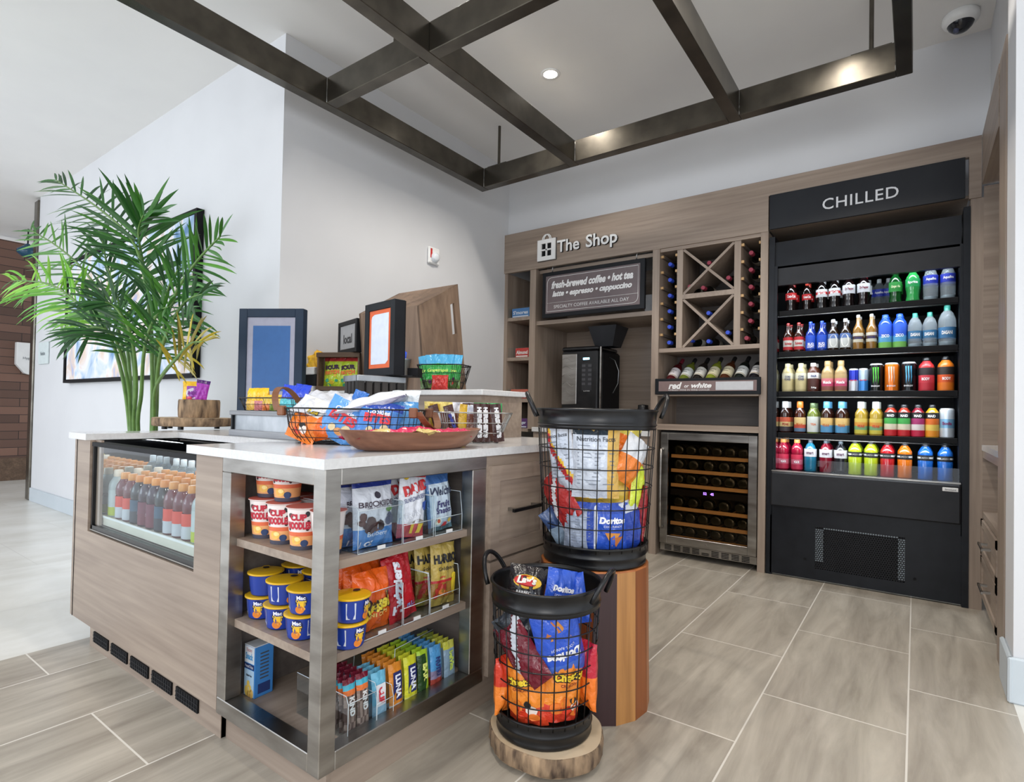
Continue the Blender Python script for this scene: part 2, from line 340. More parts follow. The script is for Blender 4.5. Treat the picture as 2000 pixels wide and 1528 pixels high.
for x, y in ((-2.75, 3.363), (-1.937, 1.997), (-2.75, 1.927), (-.845, 3.363), (-.093, 3.363), (-1.937, 3.363)):
    mb = MB(); random.seed(int(x*100)); mb.tube([(x+1.42+random.uniform(-.002, .002), y-3.4, .004+k*.0118) for k in range(13)], [random.uniform(.0012, .003) for _ in range(13)], 'wire_steel'); mb.build('weld_seam', t)
# recessed downlight, security camera, strobe
t = thing('recessed_downlight', 'lit round recessed downlight in the ceiling inside the beam grid', 'ceiling light', (-1.955, 3.057, CEIL))
MB().lathe([(.045, 0), (.062, 0), (.064, -.004), (.062, -.008), (.045, -.006)], 'white_plastic', seg=32).build('trim_ring', t)
MB().disc(.047, -.003, 'lamp_glow', seg=32, down=True).build('lens', t)
t = thing('security_camera', 'white dome security camera with a dark lens on the ceiling', 'security camera', (.185, 3.86, CEIL))
MB().lathe([(.075, 0), (.082, -.006), (.084, -.030), (.078, -.046), (.060, -.056)], 'white_plastic', seg=32).build('housing', t)
MB().lathe([(.060, -.053), (.052, -.072), (.036, -.088), (.016, -.098), (.001, -.100)], 'gloss', lin(30, 32, 38), seg=24).build('dome', t)
MB().lathe([(.012, -.075), (.014, -.095), (.010, -.104), (.001, -.105)], 'gloss', lin(70, 75, 100), 12, cx=-.02, cy=-.02).build('lens', t)
t = thing('alarm_strobe', 'small white fire alarm strobe on the white wall', 'fire alarm', (-3.04, 3.11, 2.24))
MB().box(0, .022, -.06, .06, -.065, .065, 'white_plastic', bev=.008).build('housing', t)
MB().lathe([(.038, 0), (.036, .020), (.020, .030), (.001, .032)], 'gloss', lin(225, 230, 235), 20).build('lens', t, (.022, 0, -.012), (0, PI/2, 0))
MB().box(.022, .026, -.045, -.028, -.02, .05, 'card', lin(190, 40, 35)).build('lettering', t)

# ================================================================== WALL CABINETRY, front plane Y = 4.05
YF, YB = 4.05, 4.60
def lam(mb, x0, x1, y0, y1, z0, z1):
    d = (abs(x1-x0), abs(y1-y0), abs(z1-z0)); mb.box(x0, x1, y0, y1, z0, z1, 'laminate_'+'xyz'[d.index(max(d))]); return mb
def board(nm, par, x0, x1, y0, y1, z0, z1): return lam(MB(), x0, x1, y0, y1, z0, z1).build(nm, par)
t = thing('header_fascia', 'long taupe wood header panel across the top of the wall cabinets', 'header panel', (0, 0, 0))
mb = MB(); mb.box(-3.04, -.815, YF-.015, YF+.02, 2.30, 2.65, 'laminate_x'); mb.box(-.815, .29, YF-.015, YF+.02, 2.538, 2.65, 'laminate_x'); mb.box(.235, .29, YF-.015, YF+.02, 2.30, 2.538, 'laminate_x'); mb.box(-3.04, .29, YF+.02, 4.09, 2.63, 2.65, 'laminate_x'); mb.build('panel', t)
MB().box(-.815, .235, YF+.02, 4.5, 2.315, 2.33, 'laminate_x').build('soffit_board', t)
# chilled sign
t = thing('chilled_sign', 'wide dark sign board with white CHILLED lettering above the open cooler', 'sign', (0, YF-.015, 0))
MB().box(-.806, .218, -.014, .0, 2.305, 2.538, 'sign_dark', bev=.002).build('board', t)
MB().text('CHILLED', flat(-.014), -.292, 2.41, .40, (.72, .73, .75), bold=.005, depth=.003, spacing=1.08).build('lettering', t)
# The Shop lettering and bag emblem
t = thing('shop_sign', 'raised white The Shop lettering with a shopping bag emblem on the header', 'sign', (0, YF-.016, 0))
mb = MB()
for x0, x1, z0, z1 in ((-2.668, -2.628, 2.354, 2.535), (-2.528, -2.488, 2.354, 2.535), (-2.628, -2.528, 2.354, 2.39), (-2.628, -2.528, 2.50, 2.535), (-2.584, -2.572, 2.39, 2.50), (-2.628, -2.528, 2.439, 2.451)): mb.box(x0, x1, -.02, 0, z0, z1, 'white_plastic')
mb.box(-2.630, -2.526, -.006, 0, 2.388, 2.502, 'matte_black'); mb.box(-2.672, -2.484, -.004, 0, 2.350, 2.539, 'matte_black'); mb.build('bag_emblem', t)
mb = MB()
for dx in (0, .014): mb.tube([(-2.585+dx+.036*math.cos(a), -.012, 2.535+.042*math.sin(a)) for a in [PI*k/14 for k in range(15)]], .005, 'white_plastic')
mb.build('bag_handle', t)
MB().text('The', flat(0), -2.362, 2.452, .215, (.70, .70, .70), 'white_plastic', .02, ht=.102, depth=.02, side_m='matte_black').build('lettering', t)
MB().text('Shop', flat(0), -2.055, 2.438, .28, (.7, .7, .7), 'white_plastic', .02, ht=.136, depth=.02, side_m='matte_black').build('lettering', t)
# left column of candy shelves
t = thing('shelf_tower', 'narrow taupe wood tower of candy shelves beside the white wall', 'shelving', (0, 0, 0))
board('side_panel', t, -3.04, -3.005, YF, YB, .90, 2.30); board('side_panel', t, -2.762, -2.70, YF, YB, .90, 2.30)
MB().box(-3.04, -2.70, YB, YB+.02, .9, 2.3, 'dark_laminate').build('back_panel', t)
for z in (1.895, 1.535, 1.165, .905): board('shelf', t, -3.005, -2.762, YF+.005, YB, z-.03, z)
for z, c, txt, fg, who in ((1.895, (70, 130, 190), 'S\'mores', (240, 240, 245), 'blue'), (1.535, (200, 45, 35), 'Almond', (245, 240, 230), 'red'), (1.165, (215, 105, 80), 'TWIZZLERS', (150, 25, 25), 'orange red'), (.905, (95, 40, 110), 'Butterfinger', (235, 235, 245), 'purple')):
    mb = MB(); x0, x1, h = -2.975, -2.785, .085
    if who == 'red': x0 = -2.93
    mb.box(x0, x1, 0, .10, 0, h, 'card', lin(*c), bev=.003); f = flat(0); mb.text(txt, f, (x0+x1)/2, h*.55, (x1-x0)*.85, lin(*fg), bold=.03, ht=h*.4)
    mb.patch(x0+.01, x1-.01, h*.08, h*.2, f, lin(*fg)); o = mb.build('candy_box', None, (0, YF+.03, z)); tag(o, who+' candy box on a shelf of the narrow tower by the white wall', 'candy box')
    mb = MB(); mb.box(-3.0, -2.766, .0, .003, 0, .09, 'acrylic'); o = mb.build('clear_shelf_divider', t, (0, YF+.012, z)); o['label'] = 'clear front lip'
# coffee alcove
t = thing('coffee_alcove', 'open taupe wood alcove and base cabinet around the coffee machine', 'cabinet', (0, 0, 0))
MB().box(-2.70, -1.625, YB, YB+.02, .92, 2.3, 'laminate_x').build('back_panel', t)
board('upper_shelf', t, -2.70, -1.625, YF+.02, YB, 1.81, 1.845)
board('top_rail', t, -2.70, -1.625, YF+.06, YF+.08, 2.27, 2.30)
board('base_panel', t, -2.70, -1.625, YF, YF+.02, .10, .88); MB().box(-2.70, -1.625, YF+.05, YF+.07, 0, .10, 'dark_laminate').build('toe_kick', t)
for x0, x1 in ((-2.68, -2.17), (-2.15, -1.64)):
    mb = lam(MB(), x0, x1, YF-.018, YF, .12, .86); d = mb.build('cabinet_door', t)
    mb = MB(); mb.box((x0+x1)/2-.08, (x0+x1)/2+.08, YF-.045, YF-.036, .80, .81, 'steel'); mb.box((x0+x1)/2-.07, (x0+x1)/2-.06, YF-.038, YF-.018, .80, .81, 'steel'); mb.box((x0+x1)/2+.06, (x0+x1)/2+.07, YF-.038, YF-.018, .80, .81, 'steel'); mb.build('handle', d)
o = MB().box(-2.70, -1.63, YF-.03, YB, .88, .92, 'quartz', bev=.003).build('countertop'); tag(o, 'white quartz worktop under the coffee machine', 'countertop')
# wine cabinet
t = thing('wine_cabinet', 'tall taupe wood cabinet with wine cubbies above the wine fridge', 'cabinet', (0, 0, 0))
board('stile', t, -1.63, -1.575, YF-.01, YB, 0, 2.30); board('stile', t, -.862, -.815, YF-.01, YB, 0, 2.30)
MB().box(-1.575, -.862, YB-.15, YB-.13, .92, 2.30, 'dark_laminate').build('back_panel', t)  # back toned darker, shade inside the cubbies put into its colour
board('top_rail', t, -1.575, -.862, YF, YB-.15, 2.275, 2.30); board('shelf', t, -1.575, -.862, YF, YB-.15, 1.515, 1.545); board('bench_board', t, -1.575, -.862, YF-.005, YB-.15, .935, .978)
yd = YF+.01
for x in (-1.425, -1.017): board('divider', t, x-.022, x+.022, yd, YB-.15, 1.545, 2.275)
board('divider', t, -1.403, -1.039, yd, YB-.15, 1.905, 1.94)
for zc, z0, z1 in ((1, 1.94, 2.275), (0, 1.545, 1.905)):
    for s in (1, -1):
        cx, cz = -1.221, (z0+z1)/2; dx, dz = .178, (z1-z0)/2-.004; L = math.hypot(dx, dz); ang = math.atan2(dz, dx)*s
        mb = MB(); mb.T = Matrix.Translation((cx, yd+.005+.001*s, cz)) @ Matrix.Rotation(-ang, 4, 'Y'); mb.box(-L, L, 0, .38, -.009, .009, 'laminate_y' if 0 else 'laminate_x'); mb.build('cross_slat', t)
for x0, x1 in ((-1.575, -1.447), (-.995, -.862)):
    for k in range(6):
        z = 2.245 - .1185*k
        for xx in (x0, x1-.018):
            MB().box(xx, xx+.018, yd+.03, yd+.33, z-.009, z+.009, 'dark_laminate').box(xx, xx+.018, yd+.01, yd+.03, z-.009, z+.009, 'shelf_slat').build('bottle_rail', t)  # rail bodies coloured dark as cubby shade, only the front tips stay tan
# wine bottles: shared meshes. axis +Z, base at 0
def wine_meshes(glass, cap, lab):
    r = .0375; g = lin(*glass)
    b_ = MB().lathe([(.001, .006), (r-.004, 0), (r, .006), (r, .175), (r-.004, .196), (.020, .222), (.0145, .240), (.0140, .298)], 'gloss', g, 20)
    c = MB().lathe([(.0150, .245), (.0150, .299), (.0142, .3015)], 'card', lin(*cap), 16); c.disc(.0142, .3015, 'card', lin(*cap), 16)
    l = MB().lathe([(r+.0006, .055), (r+.0006, .150)], 'card', lin(*lab), 20); l.lathe([(r+.001, .060), (r+.001, .066)], 'card', lin(150, 130, 90), 20)
    f = lambda u, v, h: ((r+.0007+h)*math.sin(u/r), -(r+.0007+h)*math.cos(u/r), v)
    l.text('Reserve', f, 0, .118, .05, lin(60, 50, 50), bold=.01); l.text('WINE', f, 0, .092, .03, lin(60, 50, 50), bold=.01)
    return {'bottle': b_.mesh('bottle'), 'capsule': c.mesh('capsule'), 'label': l.mesh('label')}
WM = {'blue': wine_meshes((12, 18, 14), (40, 72, 190), (225, 222, 210)), 'red': wine_meshes((14, 14, 12), (140, 40, 62), (215, 205, 190))}
def lying(meshes, x, y, z, label, grp, rz=0):
    t = thing('wine_bottle', label, 'wine bottle', (x, y, z), (PI/2, 0, rz), grp)
    for p, me in meshes.items(): link(p, me, t)
P6 = ['top', 'second from the top', 'third from the top', 'fourth from the top', 'fifth from the top', 'bottom']
for k in range(6):
    z = 2.185 - .1185*k
    lying(WM['blue'], -1.51, YF+.335, z, f'blue capped wine bottle, {P6[k]} in the narrow left column of the rack', 'wine bottles in the rack')
    lying(WM['red'], -.934 if k < 5 else -.958, YF+.335, z, f'red capped wine bottle, {P6[k]} in the narrow right column of the rack', 'wine bottles in the rack')
for x, z, pos in ((-1.221, 2.155, 'top'), (-1.36, 1.998, 'left'), (-1.085, 2.03, 'right'), (-1.262, 1.979, 'bottom')):
    lying(WM['red'], x, YF+.335, z, f'red capped wine bottle in the {pos} wedge of the upper crossed cubby', 'wine bottles in the rack')
for x, z, pos in ((-1.221, 1.79, 'top'), (-1.345, 1.60, 'left'), (-1.085, 1.64, 'right'), (-1.218, 1.585, 'bottom')):
    lying(WM['blue'], x, YF+.335, z, f'blue capped wine bottle in the {pos} wedge of the lower crossed cubby', 'wine bottles in the rack')
# red or white sign rail and its seven display bottles
t = thing('wine_sign_rail', 'black framed red or white sign on a wine bottle shelf', 'sign', (0, YF-.03, 0))
MB().box(-1.585, -.845, -.012, .0, 1.198, 1.316, 'frame_black', bev=.003).build('frame', t)
mb = MB(); mb.box(-1.555, -.87, -.014, -.012, 1.222, 1.295, 'card', lin(120, 100, 98)); mb.box(-1.14, -.892, -.0155, -.014, 1.228, 1.287, 'card', lin(190, 192, 196)); f = flat(-.014)
mb.text('red', f, -1.43, 1.262, .10, (.8, .8, .8), bold=.04, shear=.3); mb.text('or', f, -1.345, 1.256, .035, (.8, .8, .8), bold=.02, shear=.3); mb.text('white', f, -1.24, 1.262, .145, (.8, .8, .8), bold=.04, shear=.3, ht=.036)
mb.text('CHILLED WINE IN WINE COOLER', f, -1.33, 1.231, .30, (.5, .5, .5), bold=.01); mb.build('sign_face', t)
mb = MB(); mb.box(-1.575, -.862, .0, .33, 1.188, 1.203, 'laminate_x'); mb.build('shelf_board', t)
kinds = [((70, 14, 20), (110, 20, 40), (205, 200, 205), 'pink labelled'), ((95, 105, 35), (20, 20, 25), (200, 205, 205), 'pale green'), ((30, 26, 24), (20, 20, 22), (205, 205, 200), 'dark'), ((120, 130, 40), (22, 22, 22), (205, 200, 170), 'yellow green'), ((70, 35, 18), (20, 20, 22), (205, 198, 170), 'brown'), ((18, 26, 24), (20, 20, 24), (200, 205, 205), 'black'), ((20, 20, 26), (22, 22, 26), (205, 205, 205), 'black')]
for k, (g, c, l_, nm) in enumerate(kinds):
    x = -1.505 + .098*k; me = wine_meshes(g, c, l_)
    t = thing('wine_bottle', f'{nm} wine bottle leaning back behind the red or white sign, {ORD[k]} from the left', 'wine bottle', (x, YF+.035, 1.285), (math.radians(-50), 0, math.radians(-6)), 'display bottles behind the sign')
    for p, q in me.items(): link(p, q, t)
# wine fridge
t = thing('wine_fridge', 'stainless framed wine fridge with wooden racks under the wine cabinet', 'wine fridge', (0, 4.03, 0))
mb = MB(); mb.box(-1.545, -.865, .03, .50, .05, .92, 'matte_black'); mb.v = []; mb.f = []; mb.m = []; mb.c = []; mb.s = []
for a in ((-1.548, -1.53, .02, .40, .05, .92), (-.88, -.862, .02, .40, .05, .92), (-1.548, -.862, .02, .40, .905, .925), (-1.548, -.862, .02, .40, .05, .12), (-1.548, -.862, .38, .40, .05, .92)): mb.box(*a, 'matte_black')
mb.build('body', t)
d = MB()
for a in ((-1.541, -1.487, 0, .03, .10, .915), (-.923, -.866, 0, .03, .10, .915)): d.box(*a, 'steel', bev=.002)
for a in ((-1.487, -.923, 0, .03, .863, .915), (-1.487, -.923, 0, .03, .10, .158)): d.box(*a, 'steel', bev=.002)
d = d.build('door', t)
MB().box(-1.487, -.923, .012, .016, .158, .863, 'dark_glass').build('glass_pane', d)
mb = MB(); mb.tube([(-1.523, -.005, .22), (-1.523, -.035, .225), (-1.523, -.043, .30), (-1.523, -.046, .50), (-1.523, -.043, .72), (-1.523, -.035, .79), (-1.523, -.005, .795)], .011, 'steel', seg=10); mb.build('handle', d)
MB().cyl(.006, 0, .006, 'steel', seg=12).build('lock', d, (-1.2, 0, .128), (PI/2, 0, 0))
for z in (.745, .638, .530, .358, .248, .146):
    mb = MB(); mb.box(-1.478, -.935, .05, .065, z-.014, z+.010, 'shelf_slat')
    for k in range(6): mb.box(-1.45+k*.1, -1.44+k*.1, .065, .36, z-.006, z+.004, 'shelf_slat')
    mb.build('wine_rack', t)
mb = MB(); f = flat(.045); mb.box(-1.478, -.935, .045, .06, .455, .50, 'matte_black'); mb.build('control_panel', t)
MB().text('52', f, -1.225, .486, .024, W, 'display_purple', .02).text('45', f, -1.175, .486, .024, W, 'display_purple', .02).build('display', t)
mb = MB(); mb.box(-1.541, -.866, .015, .03, .045, .095, 'steel')
for g in range(9):
    for r_ in range(4):
        if g == 4 and r_ > 1: continue
        mb.box(-1.505+g*.068, -1.455+g*.068, .012, .016, .052+r_*.0105, .057+r_*.0105, 'matte_black')
mb.build('vent_grille', t)
dark = wine_meshes((30, 34, 26), (60, 50, 40), (70, 66, 55))
for r_, z in enumerate((.79, .683, .575, .403, .293, .191)):
    for k in range(5 if r_ in (1, 3) else 6):
        x = -1.43+k*(.11 if r_ in (1, 3) else .092)
        t2 = thing('wine_bottle', f'dark bottle base in the wine fridge, {ORD[r_]} rack down, {ORD[k]} from the left', 'wine bottle', (x, 4.10, z-.002), (-PI/2, 0, 0), 'bottles in the wine fridge')
        for p in ('bottle', 'label'): link(p, dark[p], t2)
# coffee machine
t = thing('coffee_machine', 'black and silver bean to cup coffee machine with a hopper', 'coffee machine', (0, 4.15, .92))
MB().box(-2.475, -2.10, 0, .36, .03, .655, 'matte_black', bev=.02).build('body', t)
MB().box(-2.478, -2.13, -.012, .36, .655, .69, 'black_metal', bev=.01).build('lid', t)
MB().box(-2.47, -2.13, -.02, 0, .03, .655, 'black_metal', bev=.012).build('door', t)
mb = MB(); mb.box(-2.465, -2.32, -.03, -.02, .20, .63, 'steel', bev=.012)
for k in range(5): mb.tube([(-2.455+i*.022, -.031, .30+.07*k+.018*math.sin(i*1.1)) for i in range(6)], .0012, 'wire_steel', seg=4)
mb.build('silver_panel', t)
MB().box(-2.262, -2.205, -.024, -.02, .575, .592, 'screen_blue').build('display', t)
mb = MB()
for i in range(2):
    for j in range(5): mb.box(-2.272+i*.058, -2.240+i*.058, -.023, -.02, .515-j*.038, .535-j*.038, 'card', lin(70, 70, 74))
mb.box(-2.274, -2.180, -.0215, -.02, .318, .545, 'card', lin(34, 34, 38)); mb.build('keypad', t); mb = MB(); mb.text('coffee', flat(-.02), -2.227, .318, .06, lin(170, 170, 170)); mb.build('print', t)
MB().box(-2.105, -2.085, -.01, .0, .02, .66, 'screen_blue').build('light_edge', t) if 0 else MB().box(-2.112, -2.10, -.012, .0, .03, .68, 'steel').build('edge_strip', t)
mb = MB(); mb.add([(-2.25, .03, .86), (-1.99, .03, .86), (-1.99, .27, .86), (-2.25, .27, .86), (-2.20, .07, .69), (-2.04, .07, .69), (-2.04, .23, .69), (-2.20, .23, .69)], [(0, 1, 2, 3), (0, 4, 5, 1), (1, 5, 6, 2), (2, 6, 7, 3), (3, 7, 4, 0)], 'cooler_grey'); mb.build('bean_hopper', t)
mb = MB(); mb.tube([(-2.09, .12, .60), (-2.03, .10, .57), (-1.99, .09, .48), (-2.0, .10, .38), (-2.05, .11, .30)], .003, 'galvanized', seg=8); mb.build('milk_tube', t)
MB().box(-2.46, -2.12, -.08, 0, .0, .05, 'black_metal', bev=.006).build('drip_tray', t)
o = MB().lathe([(.001, 0), (.042, 0), (.044, .01), (.044, .17), (.040, .18), (.040, .20), (.001, .205)], 'black_metal', seg=24).build('canister', None, (-1.735, YF+.10, .92)); tag(o, 'small black canister on the worktop right of the coffee machine', 'canister')
# hanging coffee menu sign
t = thing('menu_sign', 'framed coffee menu sign hanging from two hooks in the alcove', 'sign', (0, 4.0, 0))
MB().box(-2.60, -1.675, 0, .03, 1.852, 2.24, 'frame_black', bev=.004).build('frame', t)
mb = MB(); mb.box(-2.563, -1.712, -.002, 0, 1.888, 2.205, 'card', lin(104, 92, 94)); f = flat(-.002)
def rrect(x0, x1, z0, z1, r):   # top-left and bottom-right corners rounded
    p = [(x0, z0)]; p += [(x1-r+r*math.sin(a), z0+r-r*math.cos(a)) for a in [PI/2*k/6 for k in range(7)]]; p += [(x1, z1)]; p += [(x0+r-r*math.sin(a), z1-r+r*math.cos(a)) for a in [PI/2*k/6 for k in range(7)]]; return p
mb.tube([(x, -.003, z) for x, z in rrect(-2.548, -1.727, 1.903, 2.19, .045)], .002, 'white_plastic', seg=4, closed=True); mb.tube([(-2.548, -.003, 1.975), (-1.727, -.003, 1.975)], .0014, 'white_plastic', seg=4)
mb.text('fresh-brewed coffee • hot tea', f, -2.137, 2.125, .74, (.78, .78, .78), bold=.045, shear=.3, ht=.064); mb.text('latte • espresso • cappuccino', f, -2.137, 2.042, .72, (.78, .78, .78), bold=.045, shear=.3, ht=.062)
mb.text('SPECIALTY COFFEE AVAILABLE ALL DAY', f, -2.14, 1.939, .68, (.62, .62, .62), bold=.005, ht=.027); mb.build('sign_face', t)
for x in (-2.51, -1.75): MB().tube([(x, .015, 2.238), (x, .015, 2.275), (x+.005, .015, 2.29)], .004, 'wire_steel').build('hook', t)
mb = MB().box(-1.72, -1.64, .06, .16, 1.845, 1.98, 'card', lin(150, 152, 156), bev=.004); tag(mb.build('carton', None, (0, YF, 0)), 'grey carton half hidden behind the coffee menu sign', 'carton')

# ================================================================== OPEN COOLER
t = thing('open_cooler', 'tall black open front drinks cooler with lit shelves', 'drinks cooler', (0, YF, 0))
bx = lambda a, nm, m_='cooler_black', bev=0: MB().box(*a, m_, bev=bev).build(nm, t)
bx((-.81, -.775, 0, .7, 0, 2.26), 'side_post'); bx((-.776, -.757, .0, .022, .69, 2.06), 'side_post'); bx((.212, .243, -.01, .7, 0, 2.26), 'side_post')
bx((-.775, -.760, .02, .62, .66, 2.06), 'mirror_panel', 'mirror'); bx((.198, .212, .02, .62, .66, 2.06), 'side_liner')
bx((-.775, .212, .60, .64, .4, 2.25), 'back_wall', 'matte_black')
mb = MB(); mb.box(-.775, .205, .02, .10, 2.06, 2.225, 'cooler_black'); mb.build('night_blind_cover', t)
mb = MB(); mb.box(-.770, .204, .015, .05, 1.93, 2.045, 'cooler_grey'); mb.build('valance', t)
bx((-.775, .212, .05, .6, 2.0, 2.02), 'top_liner', 'matte_black')
SH = [1.762, 1.484, 1.217, .940]
for z in SH:
    s_ = MB(); s_.box(-.758, .196, .08, .58, z-.014, z, 'matte_black'); s_.box(-.758, .196, .072, .08, z-.030, z+.004, 'matte_black', bev=.002); s_ = s_.build('shelf', t)
    mb = MB(); mb.tube([(-.758, .070, z-.036), (.196, .070, z-.036)], .004, 'wire_steel'); mb.build('front_rail', s_)
    MB().box(-.75, .19, .084, .094, z-.019, z-.0145, 'led_strip').build('light_strip', s_)
bx((-.758, .196, .06, .60, .655, .69), 'deck', 'matte_black')
mb = MB(); mb.box(-.778, .208, -.035, .03, .462, .685, 'cooler_grey', bev=.008); mb.build('front_bumper', t)
mb = MB(); mb.box(-.778, .208, -.02, .03, .685, .695, 'steel', bev=.002); mb.build('lip_rail', t)
mb = MB(); mb.box(-.770, .200, -.012, -.008, .695, .775, 'acrylic'); o = mb.build('glass_guard', t)
mb = MB(); mb.box(-.778, .208, .0, .03, .395, .462, 'cooler_black'); mb.build('kick_rail', t)
# base with perforated vent
mb = MB(); vx0, vx1, vz0, vz1 = -.519, -.048, .080, .350
for a in ((-.785, vx0, 0, .03, .012, .395), (vx1, .212, 0, .03, .012, .395), (vx0, vx1, 0, .03, .012, vz0), (vx0, vx1, 0, .03, vz1, .395)): mb.box(*a, 'cooler_black')
b2 = mb.build('base_panel', t)
mb = MB(); mb.box(vx0, vx1, .03, .05, vz0, vz1, 'wire_steel'); mb.build('vent_backing', t) if 0 else None
mb = MB(); nx, nz = 36, 22; dx, dz = (vx1-vx0)/nx, (vz1-vz0)/nz
for j in range(nz+1):
    mb.box(vx0, vx1, .002, .006, vz0+j*dz-.0022, vz0+j*dz+.0022, 'cooler_grey')
for j in range(nz):
    for i in range(nx+1):
        x = vx0+i*dx+(dx/2 if j % 2 else 0)
        if x <= vx1: mb.box(x-.0022, x+.0022, .002, .006, vz0+j*dz, vz0+(j+1)*dz, 'cooler_grey')
mb.build('vent_mesh', b2)
mb = MB(); mb.box(vx0, vx1, .05, .055, vz0, vz1, 'matte_black')
mb.box(vx0, vx0+.045, .012, .02, vz0+.05, vz1, 'acrylic_edge'); mb.box(vx1-.034, vx1, .012, .02, vz0+.01, vz1, 'acrylic_edge'); mb.box(vx0, vx1, .012, .02, vz1-.012, vz1, 'acrylic_edge'); mb.build('condenser_housing', b2)
for x, z in ((-.575, .135), (0, .115)): MB().cyl(.008, 0, .004, 'matte_black', seg=12).build('screw_cap', b2, (x, 0, z), (PI/2, 0, 0))
mb = MB(); mb.box(.124, .195, -.038, -.034, .645, .667, 'white_plastic', bev=.002); mb.text('Structural', flat(-.038), .16, .656, .05, lin(90, 90, 95), bold=.01); mb.build('badge', t)
for z in (1.7, .66):
    pass
for z, e in ((1.99, 1.5), (1.72, 1.05), (1.44, 1.05), (1.175, 1.05), (.90, 1.05)):
    l_ = bpy.data.lights.new('cooler_led', 'AREA'); l_.shape = 'RECTANGLE'; l_.size = .9; l_.size_y = .03; l_.energy = e; l_.color = (.85, .93, 1)
    o = bpy.data.objects.new('cooler_led', l_); C.objects.link(o); o.location = (-.28, YF+.055, z-.008); o.rotation_euler = (math.radians(28), 0, 0)

# ---- bottle factory: profile in metres, painted bands
def ring(r, h): return (r, h)
def fcyl(r): return lambda u, v, h: ((r+h)*math.sin(u/r), -(r+h)*math.cos(u/r), v)
def bottle(kind, H, R, liquid, capc, lab=None, prof=None, bodymat='liquid', lz=(.25, .62), txt=None, tc=(245, 245, 245), tw=1.25, extra=None, capr=.36, neck=.86):
    # prof: list of (r fraction, h fraction)
    P = prof or PROF['soda']
    b_ = MB().lathe([(R*r, H*h) for r, h in P], bodymat, tuple(c*.68 for c in lin(*liquid)), 16)
    if bodymat == 'clear_bottle': b_.lathe([(R*.3, H*.02), (R*.86, H*.03), (R*.86, H*.12)], 'liquid', lin(170, 190, 200), 12)
    out = {'bottle': b_.mesh('bottle')}
    if capc is not None:
        c = MB().lathe([(R*capr, H*neck), (R*(capr+.02), H*(neck+.01)), (R*capr, H*.985), (R*capr*.9, H)], 'plast', lin(*capc), 14); c.disc(R*capr*.9, H, 'plast', lin(*capc), 14); out['cap'] = c.mesh('cap')
    if lab is not None:
        rr = max(r for r, h in P if lz[0]-.12 <= h <= lz[1]+.12)*R+.0006
        l_ = MB(); bands = lab if isinstance(lab[0], (tuple, list)) else [lab]; n = len(bands); za, zb = H*lz[0], H*lz[1]
        for i, c in enumerate(bands): l_.lathe([(rr, za+(zb-za)*i/n), (rr, za+(zb-za)*(i+1)/n)], 'card', tuple(q*.82 for q in lin(*c)), 16)
        f = fcyl(rr)
        if txt:
            ts = txt if isinstance(txt, list) else [(txt, .5, tw, tc)]
            for s_, vv, w_, c in ts: l_.text(s_, f, 0, za+(zb-za)*vv, w_*R, lin(*c), bold=.03, ht=min((zb-za)*.42, w_*R*.42))
        if extra: extra(l_, f, R, za, zb)
        out['label'] = l_.mesh('label')
    return out
PROF = {
 'soda': [(.001, .02), (.55, .0), (.92, .02), (.98, .07), (.84, .20), (.90, .30), (1.0, .38), (1.0, .60), (.88, .70), (.55, .80), (.32, .86), (.30, .88)],
 'beer': [(.001, .01), (.95, 0), (1, .02), (1, .55), (.94, .61), (.62, .70), (.42, .78), (.37, .92), (.40, .95)],
 'water': [(.001, .01), (.9, 0), (1, .03), (.95, .10), (1, .14), (.95, .20), (1, .26), (1, .60), (.98, .66), (.72, .80), (.38, .88), (.36, .9)],
 'sport': [(.001, .01), (.92, 0), (1, .03), (1, .32), (.94, .34), (.94, .52), (1, .54), (1, .66), (.90, .74), (.60, .83), (.46, .87), (.46, .89)],
 'square': [(.001, .01), (.96, 0), (1, .02), (.94, .20), (1, .50), (.92, .53), (.92, .62), (1, .65), (.96, .74), (.62, .86), (.42, .90), (.42, .92)],
 'tea': [(.001, .01), (.94, 0), (1, .02), (1, .50), (.93, .53), (.97, .60), (.90, .68), (.58, .78), (.50, .82), (.50, .85)],
 'juice': [(.001, .01), (.94, 0), (1, .02), (.90, .25), (1, .55), (1, .72), (.92, .78), (.55, .88), (.45, .91), (.45, .93)],
 'core': [(.001, .01), (.94, 0), (1, .03), (.90, .28), (.88, .36), (1, .52), (1, .66), (.80, .78), (.55, .85), (.52, .88)]}
def can(H, R, cols, txt=None, tc=(240, 240, 240), rot=0, top=(190, 192, 195), extra=None):
    b_ = MB(); n = len(cols)
    b_.lathe([(.001, .004), (R*.8, 0), (R, .008)], 'can', lin(*top), 18)
    b_.lathe([(R, .008+(H-.018)*i/n) for i in range(n+1)], 'can', [lin(*c) for c in cols], 18)
    b_.lathe([(R, H-.010), (R*.88, H-.002), (R*.86, H), (R*.82, H-.004), (.001, H-.005)], 'can', lin(*top), 18)
    f = fcyl(R+.0004)
    if txt: b_.text(txt, f, 0, H*.5, R*1.3, lin(*tc), bold=.04)
    if extra: extra(b_, f, R, H)
    return {None: b_.mesh('can')}
def claw(col):
    def g(mb, f, R, H):
        for i, (dx, l) in enumerate(((-.35, .62), (0, .58), (.35, .64))):
            pts = [(R*(dx-.11), H*.86), (R*(dx+.11), H*.86), (R*(dx+.09), H*.6), (R*(dx+.14), H*.5), (R*dx, H*(.9-l)), (R*(dx-.02), H*.55)]
            mb.poly(pts[::-1], f, lin(*col), 'can', .0008)
        mb.text('ENERGY', f, 0, H*.2, R*1.3, lin(225, 225, 230), bold=.03)
    return g
